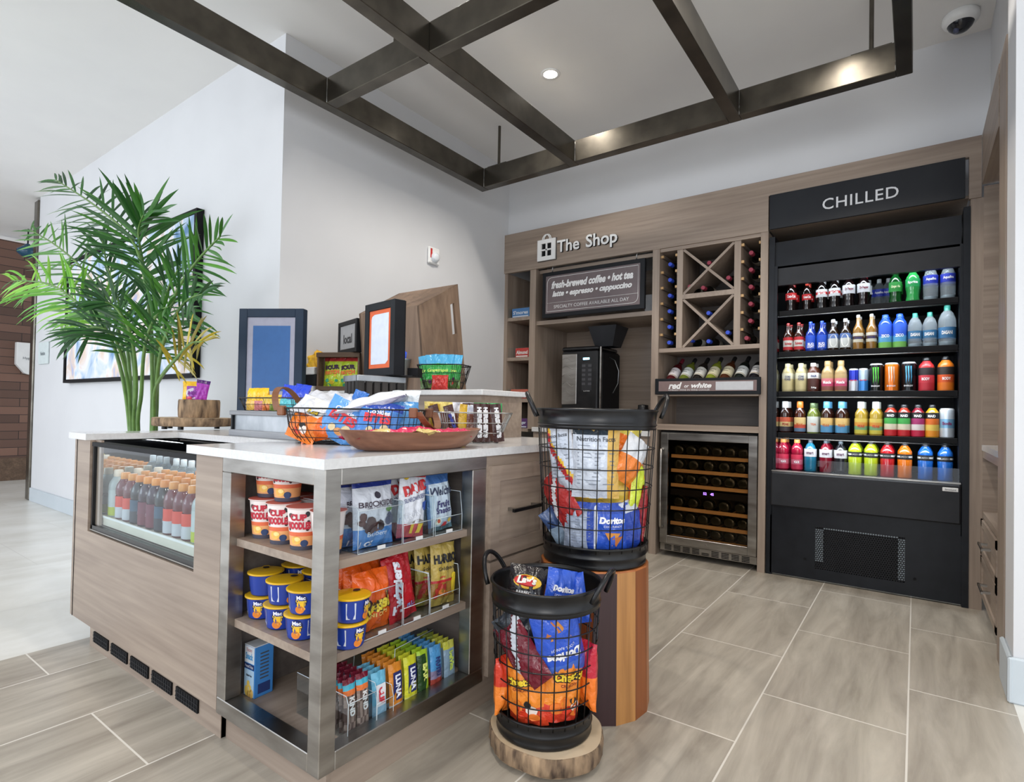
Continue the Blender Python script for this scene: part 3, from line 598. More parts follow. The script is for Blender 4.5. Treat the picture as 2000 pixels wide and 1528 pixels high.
def oval(col, w=.8, h=.45, lz=.5):
    def g(mb, f, R, za, zb):
        c = (za+zb)/2; mb.poly([(R*w*math.cos(a), c+(zb-za)*h*math.sin(a)) for a in [2*PI*k/16 for k in range(16)]], f, lin(*col), 'card', .0009)
    return g
BK = {}
def kind(key, desc, cat, fn):
    BK[key] = (fn, desc, cat)
kind('coke', 'red labelled cola bottle', 'soda bottle', bottle('coke', .215, .034, (22, 10, 9), (170, 20, 25), (200, 22, 28), txt='Coca-Cola', lz=(.38, .60), tw=1.6))
kind('classic', 'contoured glass cola bottle', 'soda bottle', bottle('classic', .20, .029, (24, 10, 8), (165, 45, 30), (185, 20, 26), txt='Coca-Cola', lz=(.36, .56), tw=1.6))
kind('diet', 'silver and red labelled diet cola bottle', 'soda bottle', bottle('diet', .215, .034, (18, 12, 12), (200, 202, 206), [(225, 228, 232), (205, 40, 45), (225, 228, 232)], txt='diet Coke', lz=(.38, .62), tw=1.4))
kind('pepper', 'white labelled dark soda bottle', 'soda bottle', bottle('pepper', .220, .036, (20, 10, 12), (130, 25, 40), (222, 224, 230), txt='Dr Pepper', tc=(120, 20, 45), lz=(.40, .66), tw=1.4))
kind('ginger', 'dark green labelled ginger ale bottle', 'soda bottle', bottle('ginger', .215, .034, (20, 85, 35), (20, 95, 35), (40, 150, 60), txt='Ginger Ale', lz=(.34, .62), tw=1.4, tc=(225, 235, 190)))
kind('lime', 'bright green lemon lime soda bottle', 'soda bottle', bottle('lime', .225, .037, (60, 190, 95), (40, 170, 70), (30, 175, 90), txt='Sprite', lz=(.42, .64), tw=1.4))
kind('aqua', 'clear water bottle with a blue label', 'water bottle', bottle('aqua', .225, .037, (200, 215, 225), (215, 220, 225), (40, 60, 190), PROF['water'], 'clear_bottle', (.46, .68), txt='Aquafina', tw=1.4))
kind('bud', 'brown beer bottle, white and red label', 'beer bottle', bottle('bud', .205, .030, (60, 25, 10), (190, 60, 60), [(190, 30, 40), (215, 212, 205), (215, 212, 205), (190, 30, 40)], PROF['beer'], lz=(.10, .52), txt='Budweiser', tc=(180, 30, 40), tw=1.5, capr=.36, neck=.90))
kind('budlight', 'blue labelled light beer bottle', 'beer bottle', bottle('bl', .205, .030, (30, 60, 160), (50, 90, 200), (30, 80, 200), PROF['beer'], lz=(.10, .54), txt=[('BUD', .36, 1.2, (240, 240, 250)), ('LIGHT', .18, 1.4, (240, 240, 250))], capr=.36, neck=.90))
kind('ultra', 'dark beer bottle with a white oval label', 'beer bottle', bottle('ultra', .210, .030, (45, 28, 15), (220, 225, 230), [(205, 208, 205), (205, 208, 205), (90, 120, 180)], PROF['beer'], lz=(.10, .54), extra=oval((225, 225, 220)), capr=.40, neck=.90))
kind('amber', 'slim golden beer bottle, cream label', 'beer bottle', bottle('amber', .228, .029, (165, 120, 55), (195, 195, 190), [(205, 200, 180), (90, 60, 40), (215, 210, 195)], PROF['beer'], lz=(.22, .48), txt='Corona', tc=(40, 50, 110), tw=1.5, neck=.92, capr=.38))
kind('coco', 'solid blue coconut water bottle', 'water bottle', bottle('coco', .215, .036, (40, 90, 215), (40, 90, 210), [(120, 190, 90), (90, 170, 220), (45, 95, 215), (45, 95, 215)], PROF['juice'], lz=(.02, .72), txt='ZICO', tw=1.2, capr=.48, neck=.88))
kind('dasani', 'clear water bottle with a green cap', 'water bottle', bottle('das', .212, .036, (170, 195, 215), (60, 150, 135), (60, 120, 165), PROF['water'], 'clear_bottle', (.26, .48), txt='DASANI', tw=1.3))
kind('dasanil', 'larger green capped clear water bottle', 'water bottle', bottle('dasl', .245, .043, (170, 195, 215), (60, 150, 135), (60, 120, 170), PROF['water'], 'clear_bottle', (.20, .46), txt='DASANI', tw=1.2))
kind('milk', 'cream coloured milk shake bottle', 'milk bottle', bottle('milk', .195, .034, (205, 190, 140), (200, 190, 150), [(205, 190, 140), (205, 190, 140), (220, 215, 190)], PROF['core'], 'plast', (.08, .66), txt=[('CORE', .78, 1.0, (30, 50, 100)), ('POWER', .62, 1.1, (30, 50, 100))], capr=.50, neck=.84))
kind('choc', 'brown and white protein shake bottle', 'milk bottle', bottle('choc', .195, .034, (90, 45, 30), (190, 185, 180), [(75, 35, 28), (75, 35, 28), (225, 225, 225)], PROF['core'], 'plast', (.08, .66), txt=[('26g', .12, .9, (235, 235, 235)), ('FAIR', .80, 1.0, (30, 50, 100))], capr=.50, neck=.84))
kind('pink', 'tan shake bottle with a pink band', 'milk bottle', bottle('pink', .205, .036, (190, 160, 110), (170, 140, 95), [(140, 80, 70), (205, 75, 115), (225, 130, 140), (190, 160, 110)], PROF['tea'], 'plast', (.06, .56), txt='Muscle', tw=1.3, capr=.52, neck=.84))
kind('redbull', 'slim blue and silver energy drink can', 'drink can', can(.150, .027, [(190, 195, 205), (190, 195, 205), (35, 50, 170), (35, 50, 170)], 'Red Bull', (205, 30, 45)))
kind('redbull2', 'slim pale blue energy drink can', 'drink can', can(.150, .027, [(60, 130, 200), (60, 130, 200), (170, 190, 210), (170, 190, 210)], 'Red Bull', (205, 30, 45)))
kind('monster', 'tall black energy can with green claw marks', 'drink can', can(.178, .036, [(14, 16, 16)]*3, extra=claw((90, 200, 70))))
kind('monstero', 'tall orange energy can with silver claw marks', 'drink can', can(.180, .036, [(215, 110, 25)]*3, extra=claw((215, 190, 170))))
kind('monsterb', 'tall black energy can with blue claw marks', 'drink can', can(.182, .036, [(14, 16, 20)]*3, extra=claw((90, 170, 215))))
kind('armorr', 'red sports drink bottle with a black cap', 'sports drink bottle', bottle('ar', .205, .039, (205, 50, 55), (18, 18, 20), [(200, 45, 60), (215, 60, 75), (40, 30, 34)], PROF['juice'], 'plast', (.04, .70), txt='BODY', tw=1.0, capr=.5, neck=.90))
kind('armoro', 'orange sports drink bottle with a black cap', 'sports drink bottle', bottle('ao', .208, .040, (235, 125, 30), (18, 18, 20), [(240, 125, 25), (225, 90, 35), (45, 35, 30)], PROF['juice'], 'plast', (.04, .70), txt='BODY', tw=1.0, capr=.5, neck=.90))
tea = lambda liq, cap, bands, tc: bottle('tea', .215, .035, liq, cap, bands, PROF['tea'], lz=(.06, .50), txt='PEAK', tc=tc, tw=1.2, capr=.55, neck=.80)
kind('teaw', 'dark iced tea bottle with a white cap', 'tea bottle', tea((50, 22, 14), (215, 215, 215), [(60, 50, 55), (215, 190, 130), (200, 90, 60)], (150, 40, 30)))
kind('teao', 'dark iced tea bottle with an orange cap', 'tea bottle', tea((75, 30, 12), (225, 115, 40), [(90, 120, 150), (205, 80, 60), (225, 195, 130), (225, 195, 130)], (190, 90, 30)))
kind('teag', 'pale green tea bottle with a white label', 'tea bottle', bottle('tg', .205, .034, (135, 150, 70), (90, 110, 70), [(215, 220, 215)]*3, PROF['tea'], lz=(.06, .56), txt='TEA', tc=(210, 110, 60), tw=1.0, capr=.5, neck=.84))
kind('teab', 'dark iced tea bottle, light blue cap', 'tea bottle', tea((55, 24, 15), (95, 165, 210), [(85, 150, 195), (85, 150, 195), (225, 190, 120), (225, 190, 120)], (190, 110, 40)))
kind('teay', 'yellow iced tea bottle with a white cap', 'tea bottle', tea((190, 160, 60), (205, 210, 205), [(205, 190, 70), (120, 170, 120), (215, 150, 60), (215, 190, 90)], (200, 70, 40)))
juice = lambda liq, bands: bottle('ju', .198, .034, liq, (40, 42, 46), bands, PROF['juice'], lz=(.04, .76), txt=[('MAID', .86, 1.1, (235, 235, 235))], capr=.46, neck=.90)
kind('apple', 'apple juice bottle, black and green label', 'juice bottle', juice((185, 60, 40), [(200, 30, 40), (225, 215, 190), (70, 170, 80), (20, 22, 22)]))
kind('cran', 'cranberry juice bottle with a pink and white label', 'juice bottle', juice((150, 25, 50), [(200, 30, 70), (225, 215, 215), (170, 50, 110), (20, 22, 22)]))
kind('oj', 'orange juice bottle with a yellow label', 'juice bottle', juice((235, 180, 40), [(240, 150, 30), (235, 200, 90), (225, 110, 30), (20, 22, 22)]))
kind('sodacan', 'tall pale blue and white can', 'drink can', can(.178, .036, [(200, 210, 220), (130, 180, 215), (205, 215, 225)], 'Soda', (120, 40, 90)))
kind('g0', 'pink sports drink bottle with an orange cap', 'sports drink bottle', bottle('g0', .215, .036, (175, 25, 60), (225, 150, 80), [(200, 40, 75), (215, 110, 130), (200, 40, 75)], PROF['sport'], lz=(.05, .50), txt='G2', tw=.9, capr=.5, neck=.86))
vit = lambda liq: bottle('vit', .215, .037, liq, (70, 80, 90), (205, 205, 208), PROF['water'], lz=(.46, .70), txt='smart', tc=(90, 60, 80), tw=1.2)
kind('vblue', 'teal drink bottle with a pale band', 'sports drink bottle', vit((40, 130, 165))); kind('vred', 'dark red drink bottle with a pale band', 'sports drink bottle', vit((140, 25, 45))); kind('vblk', 'black drink bottle with a pale band', 'sports drink bottle', vit((35, 35, 40)))
pw = lambda liq: bottle('pw', .220, .038, liq, (30, 32, 36), [(16, 18, 20), (200, 200, 200), (16, 18, 20)], PROF['square'], lz=(.52, .66), txt='POWER', tc=(30, 30, 30), tw=1.2, capr=.44, neck=.90)
kind('plime', 'lime green square sports drink bottle', 'sports drink bottle', pw((185, 205, 40))); kind('pred', 'red square sports drink bottle', 'sports drink bottle', pw((190, 30, 40))); kind('por', 'orange square sports drink bottle', 'sports drink bottle', pw((230, 120, 25))); kind('pblue', 'blue square sports drink bottle', 'sports drink bottle', pw((35, 105, 195)))
def putbottle(key, x, y, z, label, grp, rz=0, name=None):
    fn, desc, cat = BK[key]; nm = cat.replace(' ', '_')
    if None in fn:
        o = link(nm, fn[None], None, (x, y, z), (0, 0, rz)); tag(o, label, cat, grp); return o
    return place(fn, nm, label, cat, (x, y, z), rz, grp)
ROWS = [
 (1.762, 'top shelf', [('coke', 1543), ('classic', 1574), ('diet', 1603), ('diet', 1628), ('pepper', 1656), ('pepper', 1685), ('ginger', 1747), ('lime', 1781), ('aqua', 1816), ('aqua', 1850)]),
 (1.484, 'second shelf', [('bud', 1538), ('bud', 1559), ('budlight', 1582), ('budlight', 1604), ('ultra', 1626), ('ultra', 1650), ('amber', 1675), ('amber', 1701), ('coco', 1728), ('coco', 1756), ('dasani', 1786), ('dasani', 1815), ('dasanil', 1849)]),
 (1.217, 'middle shelf', [('milk', 1538), ('milk', 1564), ('choc', 1588), ('pink', 1616), ('pink', 1642), ('redbull', 1667), ('redbull2', 1686), ('monster', 1711), ('monstero', 1741), ('monsterb', 1775), ('armorr', 1809), ('armoro', 1847)]),
 (.940, 'fourth shelf', [('teaw', 1534), ('teao', 1563), ('teag', 1588), ('teab', 1615), ('teab', 1644), ('teay', 1682), ('teay', 1711), ('apple', 1740), ('apple', 1766), ('cran', 1793), ('oj', 1821), ('sodacan', 1850)]),
 (.690, 'bottom deck', [('g0', 1531), ('g0', 1558), ('vblue', 1584), ('vred', 1614), ('vblk', 1643), ('plime', 1671), ('plime', 1702), ('pred', 1734), ('por', 1768), ('pblue', 1808), ('pblue', 1847)])]
for z, sh, row in ROWS:
    Yb = YF+.135
    for i, (k, px) in enumerate(row):
        x = at(px, 770, Yb).x
        same = [j for j, q in enumerate(row) if q[0] == k]
        side = '' if len(same) == 1 else ('left ' if i == same[0] else 'right ')
        putbottle(k, x, Yb, z, f'{side}{BK[k][1]} in front on the cooler {sh}', 'front drinks in the open cooler', rz=math.atan2(x, Yb)*-1+random.uniform(-.1, .1))
        random.seed(px)
        if random.random() < .8:
            putbottle(k, x+.004, Yb+.085, z, f'{side}{BK[k][1]} second in line, cooler {sh}', 'second row drinks in the open cooler', rz=0)
for i, dx in enumerate((-.035, .01, .05)): putbottle('aqua', at(1712, 600, YF+.40).x+dx*1.3, YF+.42, 1.762, f'clear bottle far back in the gap of the top cooler shelf, {ORD[i]} from the left', 'bottles far back in the gap')

# ================================================================== RIGHT SIDE CABINET, face X = .295, Y 3.05 .. 4.05
t = thing('side_cabinet', 'taupe wood side cabinet with open niche and drawers on the right', 'cabinet', (0, 0, 0))
board('stile', t, .24, .30, YF-.06, YF, 0, 2.355) if 0 else board('stile', t, .243, .30, YF-.005, YF+.12, 0, 2.30)
board('front_stile', t, .295, .335, 3.05, 3.27, 0, 2.66)
board('toe_kick', t, .34, .36, 3.27, YF, 0, .09)
MB().box(.70, .715, 3.27, YF+.1, .09, 2.36, 'laminate_y').build('back_panel', t)
MB().box(.300, .71, YF-.012, YF, .09, 2.36, 'laminate_x').build('side_panel', t)
mb = MB(); mb.box(.296, .70, 3.27, YF-.01, .885, .915, 'quartz'); mb.build('countertop', t)
board('apron', t, .300, .32, 3.27, YF-.01, .845, .885); board('niche_floor', t, .30, .70, 3.27, YF-.01, .52, .55)
for z0, z1 in ((.32, .51), (.10, .31)):
    d = MB(); d.box(.300, .318, 3.28, YF-.03, z0, z1, 'laminate_y')
    for a in ((3.28, YF-.03, z0, z0+.035), (3.28, YF-.03, z1-.035, z1), (3.28, 3.33, z0, z1), (YF-.08, YF-.03, z0, z1)): d.box(.292, .300, a[0], a[1], a[2], a[3], 'laminate_y')
    d = d.build('drawer', t)
    mb = MB(); zc = (z0+z1)/2; mb.box(.262, .270, 3.58, 3.78, zc-.006, zc+.006, 'steel'); mb.box(.262, .300, 3.60, 3.612, zc-.006, zc+.006, 'steel'); mb.box(.262, .300, 3.748, 3.76, zc-.006, zc+.006, 'steel'); mb.build('handle', d)
mb = MB(); mb.box(.31, .71, 3.27, YF, 2.37, 2.655, 'laminate_y'); mb.build('upper_cabinet', t)
mb = MB(); mb.box(.292, .310, 3.275, 3.66, 2.37, 2.655, 'laminate_y'); mb.box(.292, .310, 3.664, YF-.005, 2.37, 2.655, 'laminate_y'); mb.build('upper_door', t)
# ================================================================== PACKAGES
def bagmesh(w, h, t, paint, seed=0, decals=None, seal=.07, nu=20, nv=24, name='bag', m_='film', crumple=.6, bend=0):
    # pillow bag standing on its lower seal, front towards -Y. paint(u,v) -> sRGB; u in -1..1, v in 0..1
    rnd = random.Random(seed); ph = [rnd.uniform(0, 6.28) for _ in range(8)]
    def thick(u, v):
        e = min(1, max(0, (min(v, 1-v)-seal*.3)/(.30)))
        a = max(0, 1-abs(u)**2.6)**.55
        return t/2*a*math.sin(min(1, e)*PI/2)**.8
    def wr(u, v): return crumple*.006*(math.sin(9*u+ph[0]+3*v)*math.sin(11*v+ph[1])+.7*math.sin(17*u+ph[2])*math.sin(7*v+ph[3]+5*u)) * (1 if 0 < v < 1 else .4)
    def wid(v): return w/2*(1-.07*math.sin(PI*v)**.7*min(1, t/w*2.5)) 
    mb = MB()
    def S(u, v, side):
        x = u*wid(v); y = -side*(thick(u, v)+wr(u, v)*(1-abs(u)**4)) + .003*math.sin(6*u+ph[4])*(1-4*v*(1-v)) ; z = v*h
        return (x, y, z)
    for side in (1, -1):
        vs = [S(-1+2*i/nu, j/nv, side) for j in range(nv+1) for i in range(nu+1)]; fs = []; cl = []
        for j in range(nv):
            for i in range(nu):
                q = (j*(nu+1)+i, j*(nu+1)+i+1, (j+1)*(nu+1)+i+1, (j+1)*(nu+1)+i); fs.append(q if side == 1 else q[::-1])
                c = paint(-1+2*(i+.5)/nu, (j+.5)/nv) if side == 1 else paint(.95, (j+.5)/nv); cl.append(lin(*c))
        mb.add(vs, fs, m_, cl, True)
    f = lambda X, Z, l: (X, -(thick(max(-1, min(1, X/(w/2)*1.02)), max(0, min(1, Z/h)))+wr(max(-1, min(1, X/(w/2)*1.02)), Z/h)) - l - .0018, Z)
    if decals: decals(mb, f, w, h)
    if bend: mb.v = [Vector((v.x, v.y+v.x*v.x/(2*bend), v.z)) for v in mb.v]
    return mb.mesh(name)
def bag(name, label, loc, rot, w, h, t, paint, seed=0, decals=None, group=None, cat='snack bag', **k):
    o = link(name, bagmesh(w, h, t, paint, seed, decals, name=name, **k), None, loc, rot); return tag(o, label, cat, group)
def solid(*c): return lambda u, v: c
def bands(*bs):   # (upper limit v, colour)
    def p(u, v):
        for lim, c in bs:
            if v <= lim: return c
        return bs[-1][1]
    return p
def ell(mb, f, cx, cz, a, b_, col, m_='card', n=18, lift=.0008): mb.poly([(cx+a*math.cos(2*PI*k/n), cz+b_*math.sin(2*PI*k/n)) for k in range(n)], f, lin(*col), m_, lift)
def T(mb, f, s, x, z, w_, c, bold=.04, **k): mb.text(s, f, x, z, w_, lin(*c), 'card', bold, **k)
def blobs(mb, f, pts, r, cols, seed=3):
    rn = random.Random(seed)
    for x, z in pts: ell(mb, f, x, z, r*rn.uniform(.7, 1.2), r*rn.uniform(.6, 1.1), rn.choice(cols), n=9, lift=.001)

# ================================================================== ISLAND COUNTER
ZT, ZU = .92, .893
XL, XR, YFR, YFS = -3.03, -1.222, .88, .865
t = thing('island_counter', 'pale wood and steel island counter with an open snack shelf corner', 'counter', (0, 0, 0))
P = [(-3.08, YFS), (-2.87, YFS), (-2.87, 1.235), (-1.95, 1.235), (-1.95, YFS), (-1.207, YFS), (-1.207, 2.38), (-3.035, 2.38), (-3.035, 1.835), (-3.08, 1.835)]
mb = MB(); n_ = len(P); mb.add([(x, y, ZT) for x, y in P], [tuple(range(n_))], 'quartz'); mb.add([(x, y, ZU) for x, y in P], [tuple(range(n_))[::-1]], 'quartz')
mb.add([(x, y, z) for z in (ZU, ZT) for x, y in P], [(i, (i+1) % n_, n_+(i+1) % n_, n_+i) for i in range(n_)], 'quartz'); o = mb.build('countertop'); tag(o, 'white quartz countertop of the island with a cut out over the drinks case', 'countertop')
# front panel with notch for the drinks case
mb = MB(); a = dict(m='laminate_x')
mb.box(-3.015, -2.865, YFR, YFR+.02, .113, ZU, 'laminate_x'); mb.box(-1.912, -1.742, YFR, YFR+.02, .113, ZU, 'laminate_x'); mb.box(-2.865, -1.912, YFR, YFR+.02, .113, .505, 'laminate_x')
mb.build('front_panel', t)
MB().box(-3.045, -3.017, YFR, 1.82, .113, ZU, 'laminate_y').build('side_panel', t)
MB().box(-3.018, -3.015, YFR-.002, YFR+.01, .113, ZU, 'matte_black').build('edge_trim', t)
mb = MB(); mb.box(-2.865, -2.80, YFR+.02, YFR+.03, .505, ZU, 'laminate_z'); mb.build('reveal_strip', t)
tk = MB(); tk.box(-2.90, -1.772, .912, .93, 0, .113, 'laminate_x'); tk = tk.build('toe_kick', t)
MB().box(-1.79, -1.772, .914, 1.0, 0, .113, 'laminate_y').build('toe_return', t)
for k in range(5):
    x0 = -2.845+k*.193; x1 = x0+.158; v = MB(); v.box(x0, x1, .906, .914, .032, .075, 'matte_black')
    for q in range(1, 9): v.box(x0+q*(x1-x0)/9-.001, x0+q*(x1-x0)/9+.001, .904, .907, .034, .073, 'cooler_grey')
    for q in (.045, .060): v.box(x0, x1, .904, .907, q-.001, q+.001, 'cooler_grey')
    v.build('vent_grille', tk)
# steel frame around the open shelf corner
XA, XB, YA, YB2, Z0, Z1, TB = -1.742, XR, YFR, 1.543, .104, ZU-.001, .050
def fr(a, nm='steel_tube'): MB().box(*a, 'steel', bev=.002).build(nm, t)
fr((XA, XA+TB, YA, YA+TB, Z0+TB, Z1-.045)); fr((XB-TB, XB, YA, YA+TB, Z0, Z1), 'corner_post'); fr((XB-TB, XB, YB2-TB-.025, YB2, Z0+TB, Z1-.045))
fr((XA, XB-TB, YA, YA+TB, Z0, Z0+TB)); fr((XA, XB-TB, YA, YA+TB, Z1-.045, Z1)); fr((XB-TB, XB, YA+TB, YB2, Z0, Z0+TB)); fr((XB-TB, XB, YA+TB, YB2, Z1-.045, Z1))
MB().box(XA-.01, XA+.008, YA+TB, YB2, Z0, Z1, 'dark_laminate').build('side_liner', t); MB().box(XA, XB-.01, YB2-.03, YB2-.012, Z0, Z1, 'dark_laminate').build('back_liner', t)
board('shelf', t, XA+.01, XB-.022, YA+.025, YB2-.03, .620, .643); board('shelf', t, XA+.01, XB-.022, YA+.025, YB2-.03, .372, .396); board('bottom_board', t, XA+.01, XB-TB+.01, YA+TB-.01, YB2-.03, .118, .138)
MB().box(-1.765, -1.25, .925, .94, 0, .104, 'laminate_x').box(-1.265, -1.25, .94, 2.3, 0, .104, 'laminate_y').build('toe_board', t)
# drawers on the right face
MB().box(XR-.5, XR-.004, YB2, 2.36, .10, ZU, 'laminate_y').build('cabinet_body', t)
for (y0, y1) in ((YB2+.012, 1.935), (1.945, 2.34)):
    for z0, z1 in ((.525, .855), (.118, .515)):
        d = MB(); d.box(XR-.004, XR+.006, y0, y1, z0, z1, 'laminate_y')
        for q in ((y0, y1, z0, z0+.055), (y0, y1, z1-.055, z1), (y0, y0+.05, z0+.055, z1-.055), (y1-.05, y1, z0+.055, z1-.055)): d.box(XR+.006, XR+.014, *q, 'laminate_y')
        d = d.build('drawer', t); zc = (z0+z1)/2; ym = (y0+y1)/2
        hb = MB(); hb.box(XR+.038, XR+.048, ym-.095, ym+.095, zc-.006, zc+.006, 'black_metal')
        for q in (-.08, .072): hb.box(XR+.006, XR+.045, ym+q, ym+q+.010, zc-.006, zc+.006, 'steel')
        hb.build('handle', d)
mb = MB(); mb.box(-3.03, -1.78, 1.78, 1.80, 0, ZU, 'dark_laminate'); mb.build('rear_panel', t)
# riser shelf
t = thing('display_riser', 'wood riser box with a white quartz top at the back of the island', 'riser', (0, 0, ZT))
MB().box(-3.035, -1.62, 2.0, 2.36, 1.124-ZT, 1.15-ZT, 'quartz', bev=.003).build('top_slab', t)
MB().box(-3.03, -1.64, 2.02, 2.35, 0, 1.124-ZT, 'laminate_x').build('box', t)

# drinks case
t = thing('drinks_case', 'black glass fronted drinks case set into the island front', 'drinks case', (0, 0, 0))
X0, X1 = -2.857, -1.915
mb = MB(); mb.box(X0, X0+.014, .888, .912, .508, .885, 'black_metal'); mb.box(X1-.014, X1, .888, .912, .508, .885, 'black_metal'); mb.box(X0, X1, .888, .912, .508, .532, 'black_metal'); mb.box(X0, X1, .884, .89, .512, .516, 'steel'); mb.box(X0, X1, .885, .93, .868, .885, 'matte_black'); mb.build('front_frame', t)
MB().box(X0+.014, X1-.014, .897, .901, .532, .868, 'glass').build('front_glass', t)
MB().box(X0, X0+.006, .912, 1.60, .50, .89, 'mirror').build('side_wall', t); MB().box(X1, X1+.01, .912, 1.62, .45, .89, 'matte_black').build('side_wall', t)
MB().box(X0, X1, 1.60, 1.62, .45, .89, 'matte_black').build('back_wall', t)
mb = MB(); mb.box(X0+.007, X1, .925, 1.59, .545, .565, 'deck_cream'); mb.box(X0+.007, X1, .915, .925, .535, .572, 'deck_cream'); mb.box(X0+.007, X1, .913, .916, .566, .574, 'white_plastic'); mb.build('deck', t)
mb = MB(); pts = [(1.235, .885), (1.15, .86), (1.06, .80), (1.0, .745)]
vs = []; fs = []
for y, z in [(1.60, .80), (1.45, .87), (1.30, .885), (1.236, .885)]: vs += [(X0+.01, y, z), (X1-.01, y, z)]
fs = [(0, 1, 3, 2), (2, 3, 5, 4), (4, 5, 7, 6)]; mb.add(vs, fs, 'matte_black', smooth=True); mb.build('air_hood', t)
MB().tube([(X0+.02, 1.232, .884), (X1-.02, 1.232, .884)], .004, 'black_metal').build('hood_rail', t)
l_ = bpy.data.lights.new('case_led', 'AREA'); l_.shape = 'RECTANGLE'; l_.size = .85; l_.size_y = .04; l_.energy = .8; l_.color = (.9, .95, 1)
o = bpy.data.objects.new('case_led', l_); C.objects.link(o); o.location = ((X0+X1)/2, 1.25, .868); o.rotation_euler = (math.radians(-12), 0, 0)
kind('csred', 'dark red sports drink bottle', 'sports drink bottle', bottle('csr', .195, .034, (120, 14, 40), (225, 150, 70), [(205, 208, 215), (235, 70, 50)], PROF['sport'], lz=(.04, .50), txt='Gatorade', tw=1.3, capr=.5, neck=.86))
kind('cspur', 'dark purple sports drink bottle', 'sports drink bottle', bottle('csp', .195, .034, (60, 20, 55), (235, 150, 60), [(120, 30, 60), (120, 40, 70)], PROF['sport'], lz=(.04, .50), txt='G2', tw=.9, capr=.5, neck=.86))
kind('csblk', 'near black sports drink bottle', 'sports drink bottle', bottle('csb', .195, .034, (30, 25, 40), (225, 140, 60), [(30, 40, 60), (40, 80, 110)], PROF['sport'], lz=(.04, .50), txt='G2', tw=.9, capr=.5, neck=.86))
kind('cswht', 'white zero sugar vitamin drink bottle', 'drink bottle', bottle('csw', .200, .035, (205, 215, 215), (240, 225, 205), [(190, 205, 40), (205, 215, 215), (205, 215, 215)], PROF['sport'], 'plast', (.04, .58), txt=[('zero', .72, 1.1, (110, 115, 115))], capr=.5, neck=.86))
kind('csyel', 'yellow juice drink bottle', 'juice bottle', bottle('csy', .200, .036, (240, 195, 20), (245, 205, 60), [(120, 180, 110), (120, 180, 110), (240, 195, 30)], PROF['juice'], 'plast', (.04, .50), txt='TROPIC', tc=(240, 240, 240), tw=1.3, capr=.5, neck=.9))
kind('cscl', 'clear water bottle with a white cap', 'water bottle', bottle('csc', .235, .036, (200, 210, 220), (225, 230, 232), (210, 215, 220), PROF['water'], 'clear_bottle', (.28, .48), txt='WATER', tc=(120, 125, 150), tw=1.2))
colk = ['cswht', 'csred', 'csred', 'csblk', 'cspur', 'cspur', 'csblk', 'csred', 'csred', 'csred', 'cswht', 'csyel', 'csyel']
random.seed(11)
for j in range(4):
    for i in range(12):
        k = colk[i]
        if j == 3 and i < 3: k = 'cscl'
        y = .965+.078*j; x = -2.80+.0755*i+(.0 if j % 2 else .006)
        if y > 1.2 and False: pass
        rown = ['front', 'second', 'third', 'back'][j]
        putbottle(k, x, y, .5655, f'{BK[k][1]}, {ORD[i]} in the {rown} row of the drinks case', 'bottles in the drinks case', rz=-1.0+random.uniform(-.15, .15))

# ================================================================== SHELF GOODS
# cup noodles: shrink wrapped paper cups
def noodle():
    H, r0, r1 = .118, .036, .047
    c = MB(); prof = [(r0, 0), (r0+.002, .004), (r1, H-.004), (r1+.002, H)]
    c.lathe([(.001, .001), (r0, .001)], 'card', lin(215, 205, 200), 20)
    bandsz = [(0, .10, (70, 70, 85)), (.10, .34, (235, 170, 110)), (.34, .44, (225, 110, 70)), (.44, 1, (232, 222, 218))]
    for a, b_, col in bandsz:
        for q in range(3):
            z0 = a+(b_-a)*q/3; z1 = a+(b_-a)*(q+1)/3; c.lathe([(r0+(r1-r0)*z0, H*z0), (r0+(r1-r0)*z1, H*z1)], 'card', lin(*col), 20)
    f = lambda u, v, h: ((r0+(r1-r0)*v/H+h)*math.sin(u/.043), -(r0+(r1-r0)*v/H+h)*math.cos(u/.043), v)
    T(c, f, 'CUP', 0, H*.80, .046, (190, 40, 60), .06, ht=.020); T(c, f, 'NOODLES', 0, H*.60, .070, (190, 40, 60), .07, ht=.022)
    ell(c, f, -.008, H*.24, .016, .012, (240, 190, 90)); ell(c, f, -.004, H*.27, .009, .006, (250, 225, 150)); ell(c, f, .018, H*.17, .012, .010, (50, 70, 110)); ell(c, f, -.022, H*.84, .008, .007, (90, 70, 70)); ell(c, f, .025, H*.88, .006, .008, (40, 40, 45))
    blobs(c, f, [(.028, H*.7), (.026, H*.5), (-.03, H*.5)], .004, [(60, 40, 40), (200, 60, 60)], 5)
    l_ = MB(); l_.lathe([(r1+.001, H-.001), (r1+.004, H), (r1+.004, H+.003)], 'card', lin(225, 205, 200), 20); l_.disc(r1+.004, H+.003, 'card', lin(215, 110, 95), 20)
    return {'cup': c.mesh('cup'), 'lid': l_.mesh('lid')}
NM = noodle()
low = [(-1.655, .975), (-1.545, .968), (-1.440, .968), (-1.335, .975), (-1.655, 1.085), (-1.545, 1.080), (-1.440, 1.080)]
g = 'instant noodle cups'
wh = ['left end of the lower row', 'second from left in the lower row', 'third from left in the lower row', 'right end of the lower row by the corner post', 'behind the left end of the lower row', 'behind the second cup of the lower row', 'behind the third cup of the lower row']
for (x, y), w_ in zip(low, wh): place(NM, 'noodle_cup', 'red and white instant noodle cup, '+w_, 'noodle cup', (x, y, .6435), .75+x*.1, g)
for x, y, w_, rz in ((-1.668, .995, 'upper row at the left end', .7), (-1.555, .985, 'upper row, second from the left', .6), (-1.475, 1.085, 'upper row set back with its side showing', 1.2), (-1.365, 1.10, 'upper row nearest the corner post', 2.0)):
    place(NM, 'noodle_cup', 'red and white instant noodle cup in the '+w_, 'noodle cup', (x, y, .7665), rz, g)
